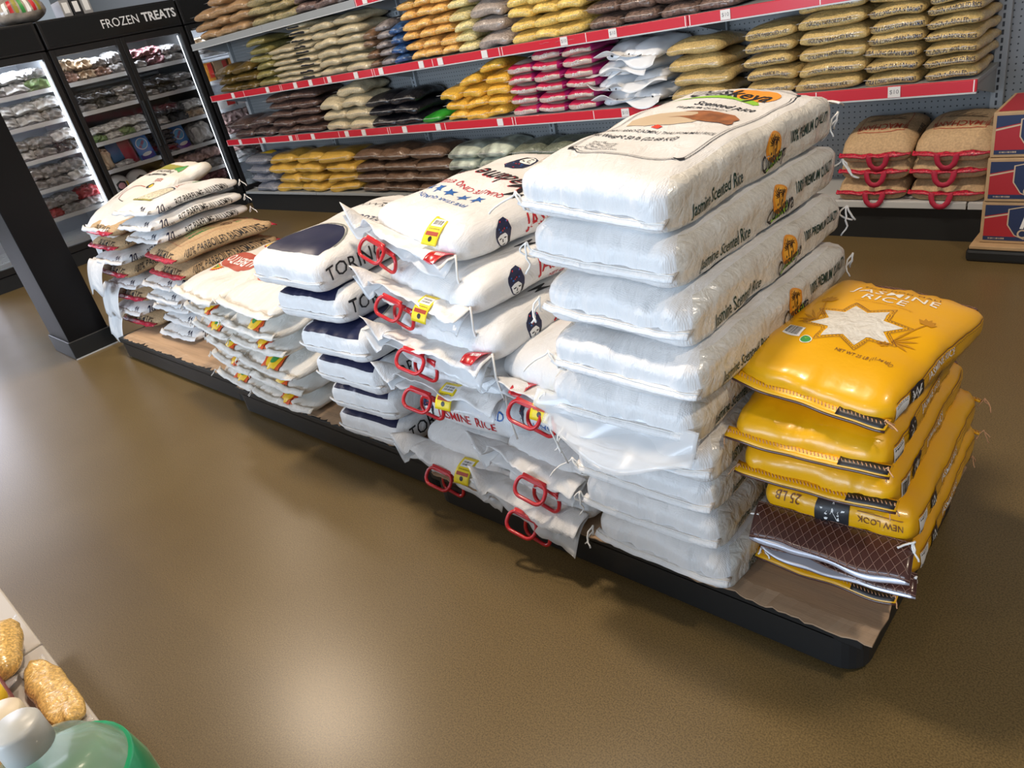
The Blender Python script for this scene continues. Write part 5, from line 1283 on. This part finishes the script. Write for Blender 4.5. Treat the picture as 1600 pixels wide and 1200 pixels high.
stock(c0, 0, 3, ['green', 'white', 'green', 'white'], 'left door under the sign', .9); stock(c0, 0, 4, ['grey', 'dark', 'grey'], 'left door under the sign', 1.0); stock(c0, 0, 5, ['brown', 'tan', 'brown', 'grey'], 'left door under the sign', 1.2)
stock(c0, 1, 0, ['maroon', 'maroon', 'brown'], 'right door under the sign', 1.3); stock(c0, 1, 1, ['pink', 'pink', 'grey'], 'right door under the sign', 1.3)
for k in range(5): fbag('dark', c0+.69, FZ[2]+k*.042, 'flat dark frosted pack, %s of five, right sign door' % ('bottom', 'second', 'third', 'fourth', 'topmost')[k], .95, .95, .42)
pouch(c0+.865, FZ[2]+.002, 'bright blue pouch with white oval in the right door', word='Jewel', h=.225, w_=.15); fbag('white', c0+1.06, FZ[2], 'white and pink frosted bag at the right post', .9, 1.0, 1.9)
stock(c0, 1, 3, ['white', 'dark', 'tan'], 'right door under the sign', 1.1); stock(c0, 1, 4, ['grey', 'dark', 'grey'], 'right door under the sign', 1.0); stock(c0, 1, 5, ['grey', 'maroon', 'grey'], 'right door under the sign', 1.1)
c1 = 1.155
for sh, ks in ((1, ['red', 'grey', 'white']), (2, ['grey', 'grey', 'white']), (3, ['white', 'grey', 'dark']), (4, ['white', 'white', 'grey']), (5, ['grey', 'white', 'green'])): stock(c1, 1, sh, ks, 'bright left freezer', 1.2)
c2 = 3.575
def carton(y, z, w_, h, m_, lb, m2=None):
    t = MB().box(FX-.30, FX-.12, y-w_/2, y+w_/2, z+.001, z+h, m_, .003)
    if m2: t.box(FX-.121, FX-.119, y+w_*.15, y+w_*.48, z+h*.2, z+h*.95, m2)
    return tag(t.build('frozen_carton'), lb, 'carton')
oc = mat('orange_carton', (.80, .30, .04), .4, var=.5, vscale=16); wc = mat('white_carton', (.78, .76, .74), .4, var=.06, vscale=18); rc = mat('red_carton_print', (.65, .04, .03), .4)
for i in range(3): carton(c2+.12+i*.16, FZ[4], .14, .17, (oc, kraft, oc)[i], 'orange and brown frozen carton, %s from the left post, seen past the shelf end' % ORD[i+1], rc)
for i in range(2): carton(c2+.17+i*.28, FZ[3], .26, .12, wc, 'white frozen carton with red corner, %s from the left post' % ORD[i+1], rc)
stock(c2, 0, 2, ['pink', 'pink', 'white'], 'freezer past the shelving end', 1.4); stock(c2, 0, 1, ['white', 'pink'], 'freezer past the shelving end', 1.3); stock(c2, 0, 5, ['grey', 'tan'], 'freezer past the shelving end', 1.0)
# goods on top of the freezers
wrapm = mat('cloudy_shrink_wrap', (0.40, 0.34, 0.28), .2, coat=.6, bump=.5, bscale=18, var=.3, vscale=12)
wp = Sack(.26, .20, .11, 4, 2.6, .012, 501, lump=.015, crease=1.5); wp.body({'*': wrapm}, 24, 20, 12)
for k in range(7): wp.put('right', rect(-.15+.045*k, -.02, -.12+.045*k, .08, .02), (white_ink, red, olive_ink, green_ink)[k % 4], .002)
o = bpy.data.objects.new('shrink_wrapped_case', wp.mesh('shrink_wrapped_case')); COL.objects.link(o); o.location = (FX-.30, 2.34, 1.892); tag(o, 'shrink-wrapped case of jars lying on top of the left freezer', 'case')
for k in range(3):
    t = MB().box(FX-.34, FX-.14, 2.66+k*.085, 2.735+k*.085, 1.886, 2.02, ink if k % 2 else mat('grey_box', (.3, .3, .3), .5), .003).box(FX-.1395, FX-.139, 2.675+k*.085, 2.72+k*.085, 1.92, 2.0, white_ink)
    tag(t.build('small_carton'), 'small black and white carton on the freezer, %s from the wrapped case' % ORD[k+1], 'carton', 'cartons on the freezer')

# ================================================================ near shelf goods, lower left
jy, jx, jz = -.046, -.757, ZN
jug = empty('oil_jug', (jx, jy, jz), label='clear plastic jug with green label and translucent cap in the near corner', cat='jug')
clearp = mat('clear_jug_plastic', (0.42, 0.50, 0.42), .12, alpha=.55, coat=.8)
MB().lathe([(.068, .002), (.078, .02), (.078, .215), (.072, .25), (.050, .285), (.024, .305), (.022, .318)], clearp, 36).build('bottle', jug, smooth=True)
MB().lathe([(.0785, .03), (.0792, .034), (.0792, .216), (.0738, .250), (.0725, .254)], mat('green_label', (.02, .40, .18), .3, coat=.5, var=.3, vscale=12), 36).build('label', jug, smooth=True)
MB().lathe([(.021, .308), (.0235, .310), (.0235, .340), (.0205, .344)], mat('milky_cap', (.62, .64, .62), .35, alpha=.85), 28).build('cap', jug, smooth=True)
corn = grain('yellow_corn_grain', (0.86, 0.55, 0.18), .35, sc=330)
for i, (x, y, yw, pt, lb) in enumerate(((-1.435, -.060, 75, 0, 'clear bag of yellow grain with purple print on the near grey shelf'), (-1.245, -.010, 91, 0, 'clear bag of yellow grain nearest the green jug on the grey shelf'))):
    s = Sack(*((.060, .085, .035), (.027, .105, .017))[i], 4, 1.9, .006, 520+i, lump=.012, crease=1.5); s.body({'*': corn}, 16, 20, 6)
    if i == 0:
        for q in range(3): s.put('top', mv(text('XYZ'[q]*0+('HHI', 'IHH', 'HIH')[q], .022, .01, step=.01), -.02+.02*q, -.03, 70), mat('purple_print', (.10, .02, .12), .5)) if False else s.put('top', mv(rect(-.008, -.035, .004, .035, .01), -.03+.024*q, -.01, 12), mat('purple_print', (.14, .05, .12), .5))
    for sg in (-1, 1): s.mb.sheet(lambda u, v, sg=sg: Vector(((2*u-1)*s.a*.8, sg*(s.b*.95+.022*v), s.c*.7+.006*math.sin(u*7+i)*v)), 10, 2, film, .0008)
    if i == 0: s.put('top', rect(-.05, -.083, .05, -.072, .01), ink)
    o = bpy.data.objects.new('grain_bag', s.mesh('grain_bag')); COL.objects.link(o); o.location = (x, y, ZN+.001); o.rotation_euler = (0, 0, R(yw)); tag(o, lb, 'bag')
bx = empty('carton', (-1.20, -.112, ZN), (0, 0, 0), 'open carton with a plum coloured edge beside the yellow grain', 'carton')
pl = mat('plum_print', (.26, .06, .08), .5)
c_ = MB(); 
for (x0_, x1_, y0_, y1_) in ((-.16, .16, .052, .056), (-.16, .16, -.16, -.156), (-.16, -.156, -.16, .056), (.156, .16, -.16, .056)): c_.box(x0_, x1_, y0_, y1_, .001, .075, kraft)
c_.box(-.16, .16, -.16, .056, .001, .004, kraft).build('tray', bx); MB().box(-.158, .158, .0562, .0572, .012, .068, pl).build('printed_band', bx)
for i, (x, y, cap, lb) in enumerate(((-1.185, -.085, yellow_ink, 'jar with bright yellow lid in the open carton'), (-1.120, -.075, mat('cream_lid', (.72, .62, .45), .4), 'jar with cream lid in the open carton'))):
    j = empty('jar', (x, y, ZN+.005), label=lb, cat='jar', group=None)
    MB().lathe([(.030, 0), (.034, .006), (.034, .085), (.028, .10)], mat('jar_glass', (.40, .25, .10), .15, coat=.6), 24).build('jar_body', j, smooth=True); MB().lathe([(.0305, .101), (.032, .103), (.032, .120), (.029, .123)], cap, 24).build('lid', j, smooth=True)
